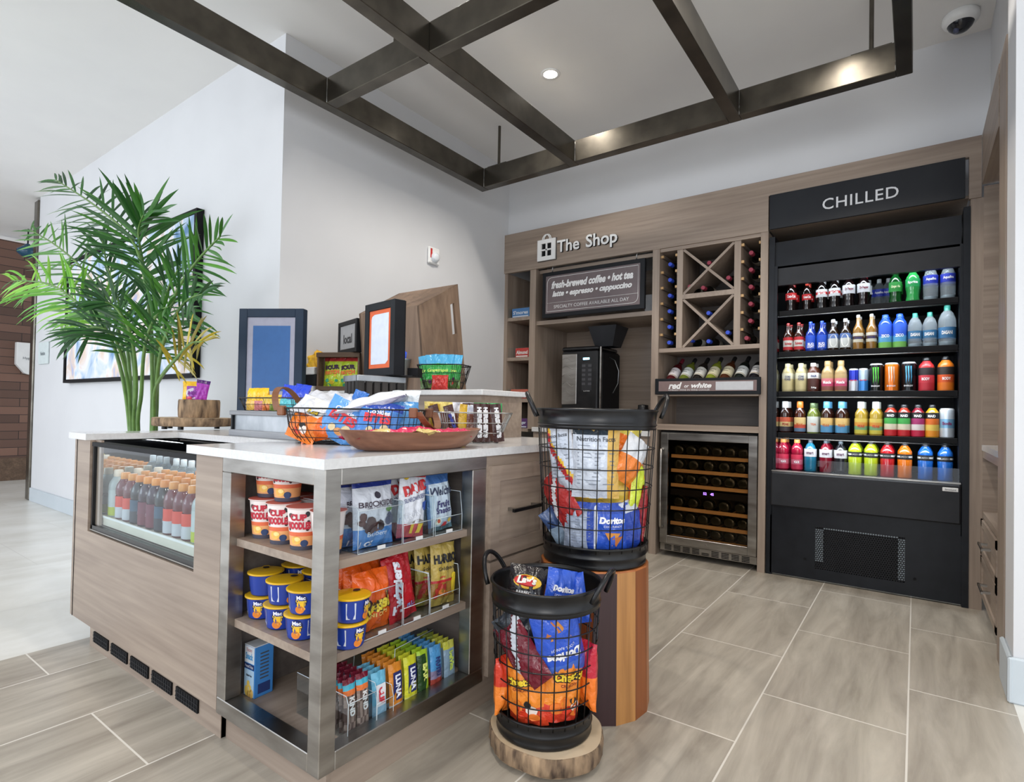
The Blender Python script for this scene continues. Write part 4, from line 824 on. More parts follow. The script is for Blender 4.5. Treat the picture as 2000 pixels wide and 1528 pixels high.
# macaroni cups
def macc():
    H, r0, r1 = .068, .040, .050; c = MB()
    c.lathe([(.001, .001), (r0, .001), (r0+.002, .004)], 'plast', lin(25, 50, 120), 22); c.lathe([(r0+.002, .004), (r0+.006, H*.4), (r1-.001, H)], 'plast', lin(28, 58, 150), 22)
    f = lambda u, v, h: ((r0+.003+(r1-r0-.004)*v/H+h)*math.sin(u/.046), -(r0+.003+(r1-r0-.004)*v/H+h)*math.cos(u/.046), v)
    ell(c, f, 0, H*.62, .017, .019, (20, 30, 80)); ell(c, f, 0, H*.48, .012, .010, (240, 190, 40)); T(c, f, 'Mac', 0, H*.76, .024, (230, 230, 240)); T(c, f, 'Cheese', 0, H*.62, .028, (240, 200, 60)); ell(c, f, -.004, H*.26, .013, .011, (225, 130, 40)); ell(c, f, .006, H*.30, .006, .005, (240, 180, 80))
    for x in (.033, -.06): c.poly([(x-.004, H*.2), (x+.022, H*.2), (x+.022, H*.85), (x-.004, H*.85)], f, lin(205, 210, 222), 'card', .0008)
    for q in range(6): c.poly([(.031, H*(.28+.09*q)), (.052, H*(.28+.09*q)), (.052, H*(.31+.09*q)), (.031, H*(.31+.09*q))], f, lin(90, 100, 140), 'card', .0012)
    l_ = MB(); l_.lathe([(r1, H-.004), (r1+.004, H-.003), (r1+.004, H+.001), (r1-.002, H+.002), (.001, H+.0015)], 'gloss', lin(222, 175, 30), 26)
    vs = []; l_.poly([(math.cos(a)*.014*(1.3 if k % 2 else 1)+.04, math.sin(a)*.012+.0) for k, a in enumerate([2*PI*q/10 for q in range(10)])], lambda u, v, h: (u, v, H+.003), lin(222, 175, 30), 'gloss')
    l_.poly([(math.cos(a)*.012+.03, math.sin(a)*.010) for a in [2*PI*q/12 for q in range(12)]], lambda u, v, h: (u, v, H+.0035), lin(30, 28, 40), 'card')
    return {'cup': c.mesh('cup'), 'lid': l_.mesh('lid')}
MM = macc(); g = 'macaroni cups'
for i, (x, y) in enumerate(((-1.655, .975), (-1.535, .965), (-1.42, .960), (-1.268, 1.00), (-1.655, 1.09), (-1.535, 1.085))):
    w_ = ['left end', 'second from left', 'third from left', 'right end beside the orange candy bag', 'behind the left end', 'behind the second'][i]
    place(MM, 'macaroni_cup', f'blue macaroni cup with a yellow lid, {w_}, lower layer', 'macaroni cup', (x, y, .3965), (.7, .75, .6, 1.6, .3, .6)[i], g)
    place(MM, 'macaroni_cup', f'blue macaroni cup with a yellow lid, {w_}, upper layer', 'macaroni cup', (x+.004, y+.004, .467), (2.6, 1.5, .7, 2.0, 1.2, 2)[i], g)
# snack box
t = MB(); t.T = Matrix.Diagonal((.56, 1.06, .92, 1)); t.box(-.048, .048, 0, .062, 0, .175, 'card', lin(60, 130, 200), bev=.002); f = flat(0)
t.box(-.0482, .0482, -.0005, .06, .172, .1755, 'card', lin(200, 205, 210)); t.patch(-.046, .046, .115, .171, f, lin(214, 220, 226)); T(t, f, 'Snack', 0, .138, .07, (70, 150, 205)); T(t, f, 'Factory', 0, .158, .05, (190, 120, 120), .01)
t.patch(-.046, .046, .095, .112, f, lin(30, 50, 100)); T(t, f, 'Pretzel Crisps', 0, .103, .075, (220, 220, 230), .01); t.patch(-.046, .046, .004, .093, f, lin(170, 200, 225)); blobs(t, f, [(-.02, .02), (.012, .03), (.025, .015), (-.005, .045), (.0, .012)], .017, [(225, 190, 90), (210, 170, 90), (235, 205, 120)], 2); T(t, f, 'Gluten Free', .0, .074, .05, (40, 40, 50), .03)
f2 = lambda u, v, h: (.0482+h, u, v)
for q in range(8): t.patch(.018, .046, .06+.012*q, .065+.012*q, f2, lin(70, 75, 85), nu=1, nv=1)
t.patch(.012, .052, .012, .045, f2, lin(35, 55, 110), nu=1, nv=1)
o = t.build('cracker_box', None, (-1.690, .955, .1385), (0, 0, .05)); tag(o, 'upright light blue cracker box alone on the bottom shelf', 'cracker box')
# empty clear tray on the bottom shelf and price rail
def tray(name, label, x, y, z, w_, d, h, hf, rz=0):
    mb = MB(); e = .003
    mb.box(-w_/2, w_/2, 0, d, 0, e, 'acrylic'); mb.box(-w_/2, -w_/2+e, 0, d, 0, h, 'acrylic'); mb.box(w_/2-e, w_/2, 0, d, 0, h, 'acrylic'); mb.box(-w_/2, w_/2, 0, e, 0, hf, 'acrylic'); mb.box(-w_/2, w_/2, d-e, d, 0, h, 'acrylic')
    for xx in (-w_/2, w_/2): mb.tube([(xx, 0, 0), (xx, 0, hf), (xx, .01, h), (xx, d, h)], .0012, 'acrylic_edge', seg=4)
    mb.tube([(-w_/2, 0, hf), (w_/2, 0, hf)], .0011, 'acrylic_edge', seg=4); mb.tube([(-w_/2, 0, .001), (w_/2, 0, .001)], .0011, 'acrylic_edge', seg=4)
    mb.box(-.014, .014, -.004, -.001, .003, .013, 'card', lin(215, 215, 215))
    o = mb.build(name, None, (x, y, z), (0, 0, rz)); return tag(o, label, 'clear tray')
R90 = PI/2            # things that face the aisle side (+X)
tray('clear_tray', 'empty clear acrylic tray lying on the bottom shelf behind the cracker box', -1.40, 1.20, .1385, .17, .20, .16, .03, .1)
XS = XR-.030
# top shelf: three bins with bags facing +X
tray('clear_tray', 'clear acrylic bin holding the chocolate pouches', XS, 1.095, .6435, .165, .26, .13, .12, R90)
tray('clear_tray', 'clear acrylic bin holding the sunflower seed bags', XS, 1.247, .6435, .13, .26, .13, .055, R90)
tray('clear_tray', 'clear acrylic bin holding the fruit snack bags', XS, 1.385, .6435, .13, .26, .13, .055, R90)
def choc_d(mb, f, w, h):
    T(mb, f, 'BROOKSIDE', 0, h*.66, w*.80, (60, 45, 60), .015); ell(mb, f, 0, h*.79, .010, .010, (50, 45, 60)); T(mb, f, 'DARK CHOCOLATE', 0, h*.60, w*.5, (70, 60, 80), 0)
    blobs(mb, f, [(-.055, .075), (-.04, .065), (-.025, .075), (-.05, .09), (-.005, .06), (.01, .062), (-.03, .055)], .015, [(60, 35, 35), (85, 50, 45), (45, 28, 30)], 4); blobs(mb, f, [(.045, .085), (.055, .075), (.038, .072)], .013, [(60, 70, 100), (45, 50, 85)], 5); ell(mb, f, .045, .105, .014, .008, (90, 140, 60)); T(mb, f, 'Blueberry', 0, .038, w*.5, (220, 230, 240), 0); T(mb, f, '1 OZ', -.03, .012, w*.3, (225, 230, 240))
pc = bands((.06, (80, 130, 195)), (.30, (80, 135, 200)), (.92, (208, 212, 222)), (1, (45, 60, 140)))
for i, (dx, dy) in enumerate(((-.035, .0), (-.085, -.01), (-.13, -.018))):
    bag('chocolate_pouch', f'pale blue and white chocolate pouch, {["front", "second", "third"][i]} in its clear bin on the top shelf', (XS+dx, 1.095+dy, .648), (-.06, 0, R90+.03*i), .150, .190-.002*i, .05, pc, 3+i, choc_d, 'chocolate pouches')
def dav_d(mb, f, w, h):
    T(mb, f, 'DAVID', -.0, h*.76, w*.85, (200, 40, 45), .06, ht=h*.16, rot=.3); T(mb, f, 'SUNFLOWER SEEDS', 0, h*.60, w*.75, (50, 60, 120), .01, rot=.25, ht=.013)
    mb.poly([(-w*.45, h*.30), (w*.44, h*.56), (w*.44, h*.42), (-w*.45, h*.16)], f, lin(45, 75, 155), 'card', .0007); T(mb, f, 'ORIGINAL', 0, h*.365, w*.7, (225, 228, 235), .03, rot=.27, ht=.02)
    ell(mb, f, -w*.32, h*.92, .010, .010, (240, 200, 50)); ell(mb, f, .018, h*.22, .024, .012, (140, 135, 125)); mb.poly([(-.01, .012), (.035, .012), (.04, .042), (-.012, .042)], f, lin(235, 200, 40), 'card', .001)
pd = lambda u, v: (190, 50, 60) if v < .22 else ((225, 228, 236) if v < .90 else (200, 60, 60))
for i in range(3): bag('seed_bag', f'red and white sunflower seed bag, {["front", "second", "third"][i]} in its clear bin on the top shelf', (XS-.04-.05*i, 1.245+.01*i, .648), (-.05, .10 if i == 0 else 0, R90), .118, .205+.004*i, .04, pd, 23+i, dav_d, 'seed bags')
def wel_d(mb, f, w, h):
    T(mb, f, "Welch's", 0, h*.70, w*.85, (40, 50, 80), .02, shear=.15, ht=.03); T(mb, f, 'Fruit', .0, h*.47, w*.5, (60, 60, 110), .03); T(mb, f, 'Snacks', 0, h*.36, w*.6, (60, 60, 110), .03); ell(mb, f, -.025, h*.18, .013, .013, (225, 230, 215)); ell(mb, f, -.025, h*.18, .007, .007, (205, 90, 60)); blobs(mb, f, [(.01, .02), (.03, .03), (.0, .015)], .009, [(120, 160, 80), (205, 60, 60), (230, 190, 70)], 3)
pw_ = lambda u, v: (70, 110, 170) if v > .84 else ((90, 120, 130) if v < .08 else ((80, 120, 170) if abs(u) > .86 else (196, 212, 226)))
for i in range(3): bag('fruit_snack_bag', f'pale blue fruit snack bag, {["front", "second", "third"][i]} in its clear bin on the top shelf', (XS-.04-.045*i, 1.385, .648), (-.09, -.05, R90+.02), .118, .190+.002*i, .05, pw_, 43+i, wel_d, 'fruit snack bags')
# middle shelf
tray('clear_tray', 'clear acrylic bin holding the orange candy bags', XS, 1.105, .3965, .16, .26, .13, .13, R90)
tray('clear_tray', 'clear acrylic bin holding the red candy bags', XS, 1.245, .3965, .11, .26, .13, .05, R90)
tray('clear_tray', 'clear acrylic bin holding the gold gummy bags', XS, 1.375, .3965, .14, .26, .13, .05, R90)
def ree_d(mb, f, w, h): T(mb, f, "Reese's", .004, h*.45+.002, w*.78, (60, 30, 15), .09, shear=.25, rot=.12, ht=.05); mb.text("Reese's", lambda u, v, l: f(u, v, l+.0008), 0, h*.45+.004, w*.74, lin(240, 210, 60), 'card', .04, shear=.25, rot=.12, ht=.046); T(mb, f, 'MINI CUPS', 0, h*.29, w*.55, (245, 215, 120), .02, rot=.1)
for i in range(3): bag('orange_candy_bag', f'bright orange peanut butter candy bag, {["front", "second", "third"][i]} in its clear bin', (XS-.04-.05*i, 1.10+.008*i, .401), (-.05, .0, R90-.05*i), .135, .175+.012*i, .06, solid(228, 95, 25), 63+i, ree_d, 'orange candy bags', crumple=1.0)
def twi_d(mb, f, w, h): mb.text('Twizzlers', f, -w*.18, h*.52, h*.80, lin(225, 225, 235), 'card', .05, shear=.2, rot=PI/2-.1, ht=.034); T(mb, f, 'PULL', .025, h*.2, w*.35, (120, 130, 190), .03)
pt = lambda u, v: (175, 30, 40)
for i in range(3): bag('red_candy_bag', f'red licorice candy bag, {["front", "second", "third"][i]} in its clear bin', (XS-.035-.05*i, 1.222+.02*i, .401), (-.10, -.13+.04*i, R90), .115, .200+.006*i, .04, pt, 73+i, twi_d, 'red licorice bags')
def har_d(mb, f, w, h): T(mb, f, 'HARIBO', 0, h*.76, w*.86, (15, 15, 20), .05, ht=.030); T(mb, f, 'Goldbears', 0, h*.60, w*.62, (25, 25, 30), .01); ell(mb, f, .035, h*.30, .016, .030, (225, 195, 40)); ell(mb, f, .035, h*.45, .011, .011, (225, 195, 40)); T(mb, f, 'HAPPY', -.02, h*.46, w*.2, (190, 30, 40)); blobs(mb, f, [(-.04, .05), (-.02, .045), (-.03, .065), (-.01, .06), (-.045, .035), (0, .035)], .011, [(170, 50, 40), (200, 110, 40), (215, 170, 50), (150, 40, 35)], 5)
ph_ = lambda u, v: (185, 160, 80) if v > .42 else ((175, 40, 45) if v > .38 else ((150, 110, 50) if v > .12 else (170, 145, 70)))
for i, (dx, dy) in enumerate(((-.03, .03), (-.07, .0), (-.11, -.02), (-.15, -.04))): bag('gummy_bear_bag', f'gold gummy candy bag with black lettering, {["front", "second", "third", "back"][i]} in its clear bin', (XS+dx, 1.365+dy, .401), (-.07, .04-.03*i, R90), .118, .200, .035, ph_, 83+i, har_d, 'gold gummy bags')
# bottom shelf: rows of bars standing on edge
def barmesh(w, h, t_, paint, dec, seed): return bagmesh(w, h, t_, paint, seed, dec, nu=6, nv=10, seal=.05, name='snack_bar', crumple=.25)
def vtxt(s, c, bg=None, k=.6):
    def d(mb, f, w, h):
        if bg: mb.patch(-w*.30, w*.30, h*.5-h*k/2-.008, h*.5+h*k/2+.008, f, lin(*bg), nu=2, nv=6)
        mb.text(s, lambda u, v, l: f(u, v, l+.001), 0, h*.5, h*k, lin(*c), 'card', .05, rot=-PI/2, ht=w*.36)
    return d
bars = [('kind', 'dark nut bar with red top', 1.065, .044, .150, lambda u, v: (120, 30, 50) if v > .86 else ((70, 180, 205) if v > .80 else ((120, 190, 70) if v > .76 else ((225, 120, 60) if v > .70 else ((95, 75, 70) if (int(u*3+v*17) % 2) else (150, 130, 120))))), vtxt('KIND', (225, 225, 225), None, .35), 7),
        ('kindb', 'dark nut bar with red top', 1.02, .044, .150, lambda u, v: (120, 30, 50) if v > .86 else ((70, 180, 205) if v > .80 else ((120, 190, 70) if v > .76 else ((225, 120, 60) if v > .70 else ((85, 65, 60) if (int(u*3+v*17) % 2) else (140, 120, 110))))), vtxt('KIND', (225, 225, 225), None, .35), 7),
        ('clif', 'pale blue energy bar with red lettering', 1.125, .055, .132, lambda u, v: (110, 185, 215) if v > .25 else (150, 190, 215), vtxt('CLIF', (200, 40, 60), (225, 225, 230), .35), 4),
        ('lunao', 'orange energy bar with a navy name panel', 1.19, .055, .135, lambda u, v: (215, 135, 45) if v > .12 else (205, 205, 205), vtxt('LUNA', (225, 228, 240), (30, 40, 100), .5), 6),
        ('lunay', 'yellow green energy bar with a navy name panel', 1.252, .055, .135, lambda u, v: (205, 205, 50) if v > .12 else (215, 220, 120), vtxt('LUNA', (225, 228, 240), (30, 40, 100), .5), 6),
        ('green', 'green and black snack bar', 1.306, .050, .135, lambda u, v: (165, 200, 45) if (u > .2 or v > .85) else (40, 70, 35), vtxt('BAR', (215, 225, 120), None, .4), 6),
        ('nutri', 'light blue fruit grain bar', 1.366, .055, .130, lambda u, v: (80, 150, 205) if v > .4 else ((150, 60, 50) if v < .25 else (130, 120, 150)), vtxt('NUTRI', (35, 50, 110), None, .45), 7),
        ('brek', 'yellow and grey breakfast bar', 1.43, .055, .125, lambda u, v: (190, 190, 70) if v > .75 else (130, 155, 175), vtxt('belVita', (190, 215, 90), None, .5), 6)]
tray('clear_tray', 'clear acrylic bin holding the dark nut bars at the corner', XS-.0, 1.043, .1385, .10, .24, .12, .10, R90)
tray('clear_tray', 'clear acrylic bin holding the pale blue energy bars', XS, 1.126, .1385, .062, .24, .09, .06, R90)
for key, desc, y, w_, h_, pf, df, cnt in bars:
    me = barmesh(w_, h_, .016, pf, df, hash(key) % 50 if False else len(key)*7)
    side = ', by the corner' if key == 'kindb' else (', by the blue bars' if key == 'kind' else '')
    for i in range(cnt):
        o = link('snack_bar', me, None, (XS-.022-.024*i, y+.002*math.sin(i*2.1), .1425), (-.08, 0, R90+.05*math.sin(i*1.7)))
        tag(o, f'{desc}, {ORD[i]} in its bottom shelf row{side}', 'snack bar', 'snack bars on the bottom shelf')
for i, (y, c) in enumerate(((1.02, (50, 110, 60)), (1.06, (70, 110, 130)))): pass

# ================================================================== WIRE BIN BASKETS
def ringpts(r, z, n=40, sy=1): return [(r*math.cos(2*PI*k/n), r*sy*math.sin(2*PI*k/n), z) for k in range(n)]
def bin_basket(name, label, loc, r0, r1, H, bh, rot=0):
    t = thing(name, label, 'wire basket', loc, (0, 0, rot))
    R = lambda z: r0+(r1-r0)*z/H
    mb = MB(); pr = [(R(0)-.004, .0), (R(0), .0), (R(0)+.003, .006), (R(.01), .012), (R(.02), bh*.45), (R(bh*.5)+.003, bh*.5), (R(.04), bh*.55), (R(bh), bh-.006), (R(bh)+.004, bh), (R(bh), bh+.004), (R(bh)-.004, bh), (R(0)-.006, .006)]
    mb.lathe(pr, 'black_metal', seg=48); mb.disc(R(0)-.004, .003, 'black_metal', seg=48); mb.build('base_band', t)
    a = H-bh; pr = [(R(a), a), (R(a)+.004, a+.003), (R(a)+.001, a+.010), (R(a)+.002, a+bh*.18), (R(a)+.006, a+bh*.24), (R(a)+.002, a+bh*.30), (R(H)+.002, H-.010), (R(H)+.007, H-.004), (R(H)+.004, H+.001), (R(H)-.002, H), (R(H)-.003, H-.012), (R(a)-.003, a+.002)]
    mb = MB(); mb.lathe(pr, 'black_metal', seg=48); mb.build('top_band', t)
    mb = MB(); n = 26
    for k in range(n):
        q = 2*PI*k/n; mb.tube([(R(z)*math.cos(q), R(z)*math.sin(q), z) for z in (bh*.8, H-bh*.9)], .0019, 'black_metal', seg=5)
    for k in range(1, 6):
        z = bh+(H-2*bh)*k/6; mb.tube(ringpts(R(z)+.002, z), .0021, 'black_metal', seg=5, closed=True)
    mb.build('wire_mesh', t)
    for s in (1, -1):
        pts = []
        for k in range(17):
            q = PI*k/16; pts.append((s*(R(H)+.004+.038*math.sin(q)), .065*math.cos(q), H-.03+.085*math.sin(q)))
        mb = MB(); mb.tube(pts, .0075, 'black_metal', seg=10); mb.build('handle', t)
    return t
# ================================================================== BINS OF CHIP BAGS
BX, BY = -.97, 1.88; SX, SY = -.94, 1.50
t = MB(); n = 16; cols = [(150, 82, 36), (176, 108, 52), (62, 36, 42), (196, 140, 78), (150, 88, 38), (126, 66, 28), (172, 110, 54), (140, 70, 34), (104, 52, 30), (168, 98, 48), (190, 130, 72), (120, 60, 28), (58, 34, 36), (188, 134, 76), (140, 78, 36), (172, 104, 50)]
for zz in ((.004, .208, .506, .198),):
    vs = [(zz[1]*math.cos(2*PI*i/n+.2), zz[1]*math.sin(2*PI*i/n+.2), 0) for i in range(n)]+[(zz[3]*math.cos(2*PI*i/n+.2), zz[3]*math.sin(2*PI*i/n+.2), .506) for i in range(n)]
    t.add(vs, [(i, (i+1) % n, n+(i+1) % n, n+i) for i in range(n)], 'stave_wood', [lin(*c) for c in cols])
    t.add([(v[0]*.985, v[1]*.985, .511) if v[2] > .1 else v for v in vs[n:]]+vs[n:], [tuple(range(n))]+[(i, (i+1) % n, n+(i+1) % n, n+i)[::-1] for i in range(n)], 'stave_wood', lin(176, 104, 52))
tag(t.build('wood_stump', None, (BX, BY, 0), (0, 0, .29)), 'tall striped hardwood stump carrying the larger wire bin', 'stump')
rn = random.Random(4)
def logslice(r, th, seed, sq=1.0, n=96):
    rn = random.Random(seed); ph = [rn.uniform(0, 6) for _ in range(4)]
    rr = [r*(1+.03*math.sin(2*a+ph[0])+.02*math.sin(3*a+ph[1])+.012*math.sin(7*a+ph[2])) for a in [2*PI*k/n for k in range(n)]]
    mb = MB(); P_ = lambda k, z, f=1: (rr[k]*f*math.cos(2*PI*k/n), rr[k]*f*sq*math.sin(2*PI*k/n), z)
    lv = [(0, .965), (th*.1, .99), (th*.5, 1.0), (th*.9, .99), (th, .965)]
    vs = []; fs = []
    for z, f in lv:
        for k in range(n): vs.append(P_(k, z, f*(1+rn.uniform(-.022, .010))))
    for j in range(4):
        for k in range(n): fs.append((j*n+k, j*n+(k+1) % n, (j+1)*n+(k+1) % n, (j+1)*n+k))
    mb.add(vs, fs, 'bark', W, True)
    mb.add([P_(k, th, .966) for k in range(n)], [tuple(range(n))], 'log_face'); mb.add([P_(k, 0, .966) for k in range(n)], [tuple(range(n))[::-1]], 'log_face'); return mb
t = thing('log_slice', 'round bark edged log slice on small feet under the smaller wire bin', 'log slice', (SX+.012, SY+.0, 0))
logslice(.176, .055, 3).build('slab', t, (0, 0, .016))
for a in (.3, 2.4, 4.2, 5.2): MB().cyl(.013, 0, .017, 'galvanized', seg=14).build('foot', t, (.125*math.cos(a), .125*math.sin(a), 0))
bin_basket('wire_bin', 'larger black wire bin of chip bags on the hardwood stump', (BX, BY, .512), .186, .220, .553, .072, math.radians(36))
bin_basket('wire_bin', 'smaller black wire bin of chip bags on the log slice', (SX, SY, .072), .146, .170, .455, .070, math.radians(8))
def fz(x, y): return math.asin(max(-1, min(1, -x/math.hypot(x, y))))
def cbag(c, roll, w, h, t, paint, label, seed, dec=None, tilt=0, dz=0, group=None, cat='chip bag', name='chip_bag', **k):
    th = getattr(c, 'th', 0); R_ = getattr(c, 'R', 0)
    if R_: k['bend'] = R_*1.15; dz = th; t = t*.8
    c = Vector(c); rot = Euler((tilt, roll, fz(c.x, c.y)+dz)); loc = c - rot.to_matrix() @ Vector((0, 0, h/2))
    return bag(name, label, loc, rot, w, h, t, paint, seed, dec, group, cat, **k)
def nutri(mb, f, w, h):
    T(mb, f, 'Nutrition Facts', 0, h*.86, w*.8, (60, 65, 75), .01)
    for i in range(11): mb.patch(-w*.38, w*(.38 if i % 3 else .1), h*(.76-.055*i), h*(.772-.055*i), f, lin(130, 138, 150), nu=2, nv=1)
def lays(mb, f, w, h): ell(mb, f, 0, h*.68, w*.36, h*.13, (235, 190, 60)); ell(mb, f, -.005, h*.69, w*.31, h*.10, (190, 30, 40), lift=.0012); T(mb, lambda u, v, l: f(u, v, l+.0012), "Lay's", -.003, h*.69, w*.5, (240, 235, 225), .05, shear=.2); T(mb, f, 'BARBECUE', 0, h*.48, w*.5, (235, 235, 235), .02); ell(mb, f, 0, h*.22, w*.34, h*.10, (225, 150, 80))
def dori(mb, f, w, h): T(mb, f, 'Doritos', 0, h*.66, w*.7, (240, 240, 245), .06, shear=.1); T(mb, f, 'COOL RANCH', 0, h*.54, w*.5, (210, 215, 235), .01); mb.poly([(-w*.22, h*.42), (w*.22, h*.40), (0, h*.14)], f, lin(210, 140, 60), 'card', .001); mb.poly([(-w*.02, h*.30), (w*.3, h*.34), (w*.12, h*.12)], f, lin(190, 110, 50), 'card', .0014)
def chee(mb, f, w, h): T(mb, f, 'Cheetos', 0, h*.66, w*.78, (25, 20, 20), .13, rot=.12, ht=h*.14); mb.text('Cheetos', lambda u, v, l: f(u, v, l+.001), 0, h*.665, w*.74, lin(240, 205, 50), 'card', .05, rot=.12, ht=h*.12); T(mb, f, 'CRUNCHY', 0, h*.54, w*.4, (120, 30, 20), .02, rot=.1); blobs(mb, f, [(-.03, h*.22), (.0, h*.18), (.03, h*.25), (-.01, h*.30), (.035, h*.14)], .018, [(225, 60, 30), (235, 120, 40), (240, 225, 215)], 6); ell(mb, f, .02, h*.33, .012, .010, (30, 25, 25))
def stripes(a, b_, c_, k=1): return lambda u, v: b_ if abs(v-.5-.5*u*k) < .09 else (c_ if abs(v-.62-.5*u*k) < .05 else a)
D = Vector((BX, BY, 0)); vd = D.normalized(); rt = Vector((vd.y, -vd.x, 0))
class P3(tuple): th = 0; R = 0
def inbin(cx, cy, R, a, b_, z):           # a to the right, b towards the viewer; outer bags follow the round wall
    v = Vector((cx, cy, 0)).normalized(); r = Vector((v.y, -v.x, 0)); th = 0
    if b_ >= .08:
        th = math.asin(max(-.95, min(.95, a/R))); a, b_ = R*math.sin(th), R*math.cos(th)
    p = P3((cx+r.x*a-v.x*b_, cy+r.y*a-v.y*b_, z)); p.th = th; p.R = R if b_ >= .08*.5 and th else (R if b_ >= .08 else 0); return p
def inb(a, b_, z): return inbin(BX, BY, .155+.03*(z-.6), a, b_, z)
g = 'chip bags in the larger wire bin'
cbag(inb(-.125, .085, .885), -.15, .135, .23, .05, stripes((200, 208, 222), (190, 50, 55), (235, 190, 60), -1), 'white chip bag with yellow and red stripes at the upper left of the larger bin', 1, nutri, .08, .5, g)
cbag(inb(.0, .125, .875), 0, .165, .24, .06, lambda u, v: (222, 180, 95) if u > .45 else ((205, 212, 224) if v < .93 else (50, 60, 70)), 'large white backed chip bag with a nutrition panel in the middle of the larger bin', 2, nutri, .04, 0, g)
cbag(inb(.125, .08, .885), .5, .12, .17, .06, lambda u, v: (232, 130, 50) if v < .55 else (220, 222, 226), 'orange and white chip bag at the upper right of the larger bin', 3, None, .1, -.5, g)
cbag(inb(.07, .02, .93), .35, .14, .18, .05, lambda u, v: (215, 200, 90) if v > .8 else (235, 120, 35), 'orange chip bag with a yellow top standing behind the white backed bag', 4, None, -.05, 0, g)
cbag(inb(.148, .08, .79), .2, .09, .17, .05, lambda u, v: (205, 220, 60) if (u+v) < 1.1 else (230, 120, 50), 'lime yellow chip bag at the right side of the larger bin', 5, None, 0, -.7, g)
cbag(inb(-.13, .09, .735), -.75, .14, .21, .05, stripes((165, 40, 40), (215, 215, 220), (120, 25, 35)), 'dark red chip bag with white bands at the left of the larger bin', 6, None, .05, .4, g)
cbag(inb(-.08, .03, .80), .3, .14, .2, .05, lambda u, v: (215, 85, 35) if v > .4 else (110, 30, 55), 'orange and purple chip bag behind the striped bags in the larger bin', 7, None, 0, .1, g)
cbag(inb(.03, .065, .725), 1.2, .14, .20, .05, solid(225, 195, 80), 'yellow chip bag lying across the middle of the larger bin', 8, None, .1, 0, g)
cbag(inb(-.055, .135, .655), 0, .12, .17, .05, lambda u, v: (40, 70, 160) if (u > .6 or v > .86) else (160, 170, 190), 'blue chip bag showing its back label, low in the larger bin', 9, nutri, 0, .2, g)
cbag(inb(.055, .145, .655), 0, .13, .17, .05, lambda u, v: (225, 228, 235) if u < -.78 else ((50, 80, 175) if v > .8 else (45, 85, 190)), 'blue tortilla chip bag with an orange chip picture, low in the larger bin', 10, dori, 0, 0, g)
cbag(inb(.13, .09, .66), -.2, .11, .18, .05, lambda u, v: (40, 70, 165) if v < .8 else (200, 205, 215), 'blue chip bag with a white top at the lower right of the larger bin', 11, None, 0, -.5, g)
cbag(inb(.15, .04, .70), .1, .10, .2, .05, solid(150, 40, 45), 'red chip bag at the far right of the larger bin', 12, None, 0, -.9, g)
cbag(inb(-.12, .06, .645), -.6, .12, .16, .05, lambda u, v: (150, 170, 190) if v < .6 else (60, 80, 120), 'grey blue chip bag at the lower left of the larger bin', 13, None, 0, .5, g)
cbag(inb(.0, -.04, .72), .2, .2, .3, .08, solid(110, 60, 40), 'brown chip bag deep inside the larger bin', 14, None, 0, 0, g)
cbag(inb(.0, .05, .60), 1.4, .16, .2, .07, solid(60, 75, 120), 'dark blue chip bag at the bottom of the larger bin', 15, None, 0, 0, g)
D2 = Vector((SX, SY, 0)); v2 = D2.normalized(); r2_ = Vector((v2.y, -v2.x, 0))
def ins(a, b_, z): return inbin(SX, SY, .118+.04*(z-.2), a, b_, z)
g = 'chip bags in the smaller wire bin'
cbag(ins(-.065, -.01, .475), .15, .125, .17, .05, solid(38, 34, 36), 'black chip bag with a red oval logo sticking out of the smaller bin', 21, lays, -.45, 0, g)
cbag(ins(.04, .0, .470), .25, .11, .17, .04, lambda u, v: (50, 90, 195), 'blue chip bag sticking out of the top of the smaller bin', 22, dori, -.1, .5, g)
cbag(ins(.085, -.02, .46), -.3, .10, .15, .04, solid(45, 85, 190), 'blue chip bag tucked at the right rim of the smaller bin', 23, None, -.3, -.3, g)
cbag(ins(.045, .105, .375), 2.9, .15, .20, .05, lambda u, v: (50, 90, 200) if v < .8 else (70, 110, 205), 'upside down blue tortilla chip bag in the middle of the smaller bin', 24, dori, 0, 0, g, cat='chip bag') 
cbag(ins(-.075, .095, .33), -.75, .12, .21, .05, stripes((110, 25, 40), (200, 205, 215), (80, 18, 30)), 'maroon chip bag with silver bands at the left of the smaller bin', 25, None, 0, .3, g)
cbag(ins(-.06, .118, .225), -.1, .135, .19, .05, lambda u, v: (240, 140, 45) if v > .30 else (214, 70, 40), 'orange cheese puff bag at the left of the smaller bin', 26, chee, 0, .25, g)
cbag(ins(.062, .118, .245), .12, .13, .21, .05, lambda u, v: (240, 140, 45) if v > .26 else (218, 66, 45), 'orange cheese puff bag at the right of the smaller bin', 27, chee, 0, -.2, g)
cbag(ins(.125, .05, .26), .0, .09, .2, .05, lambda u, v: (190, 40, 60) if v > .5 else (235, 120, 40), 'red and orange chip bag at the far right of the smaller bin', 28, None, 0, -.8, g)
cbag(ins(-.12, .05, .22), .0, .09, .17, .05, lambda u, v: (205, 60, 40) if v > .5 else (235, 130, 45), 'red and orange chip bag at the far left of the smaller bin', 29, None, 0, .8, g)
cbag(ins(-.06, .06, .40), .9, .14, .16, .04, solid(40, 46, 54), 'dark grey chip bag under the rim of the smaller bin', 30, None, 0, 0, g)
cbag(ins(.0, -.01, .27), .1, .2, .28, .1, solid(90, 50, 30), 'brown chip bag deep inside the smaller bin', 31, None, 0, 0, g)

# ================================================================== ON THE ISLAND TOP
Z = ZT
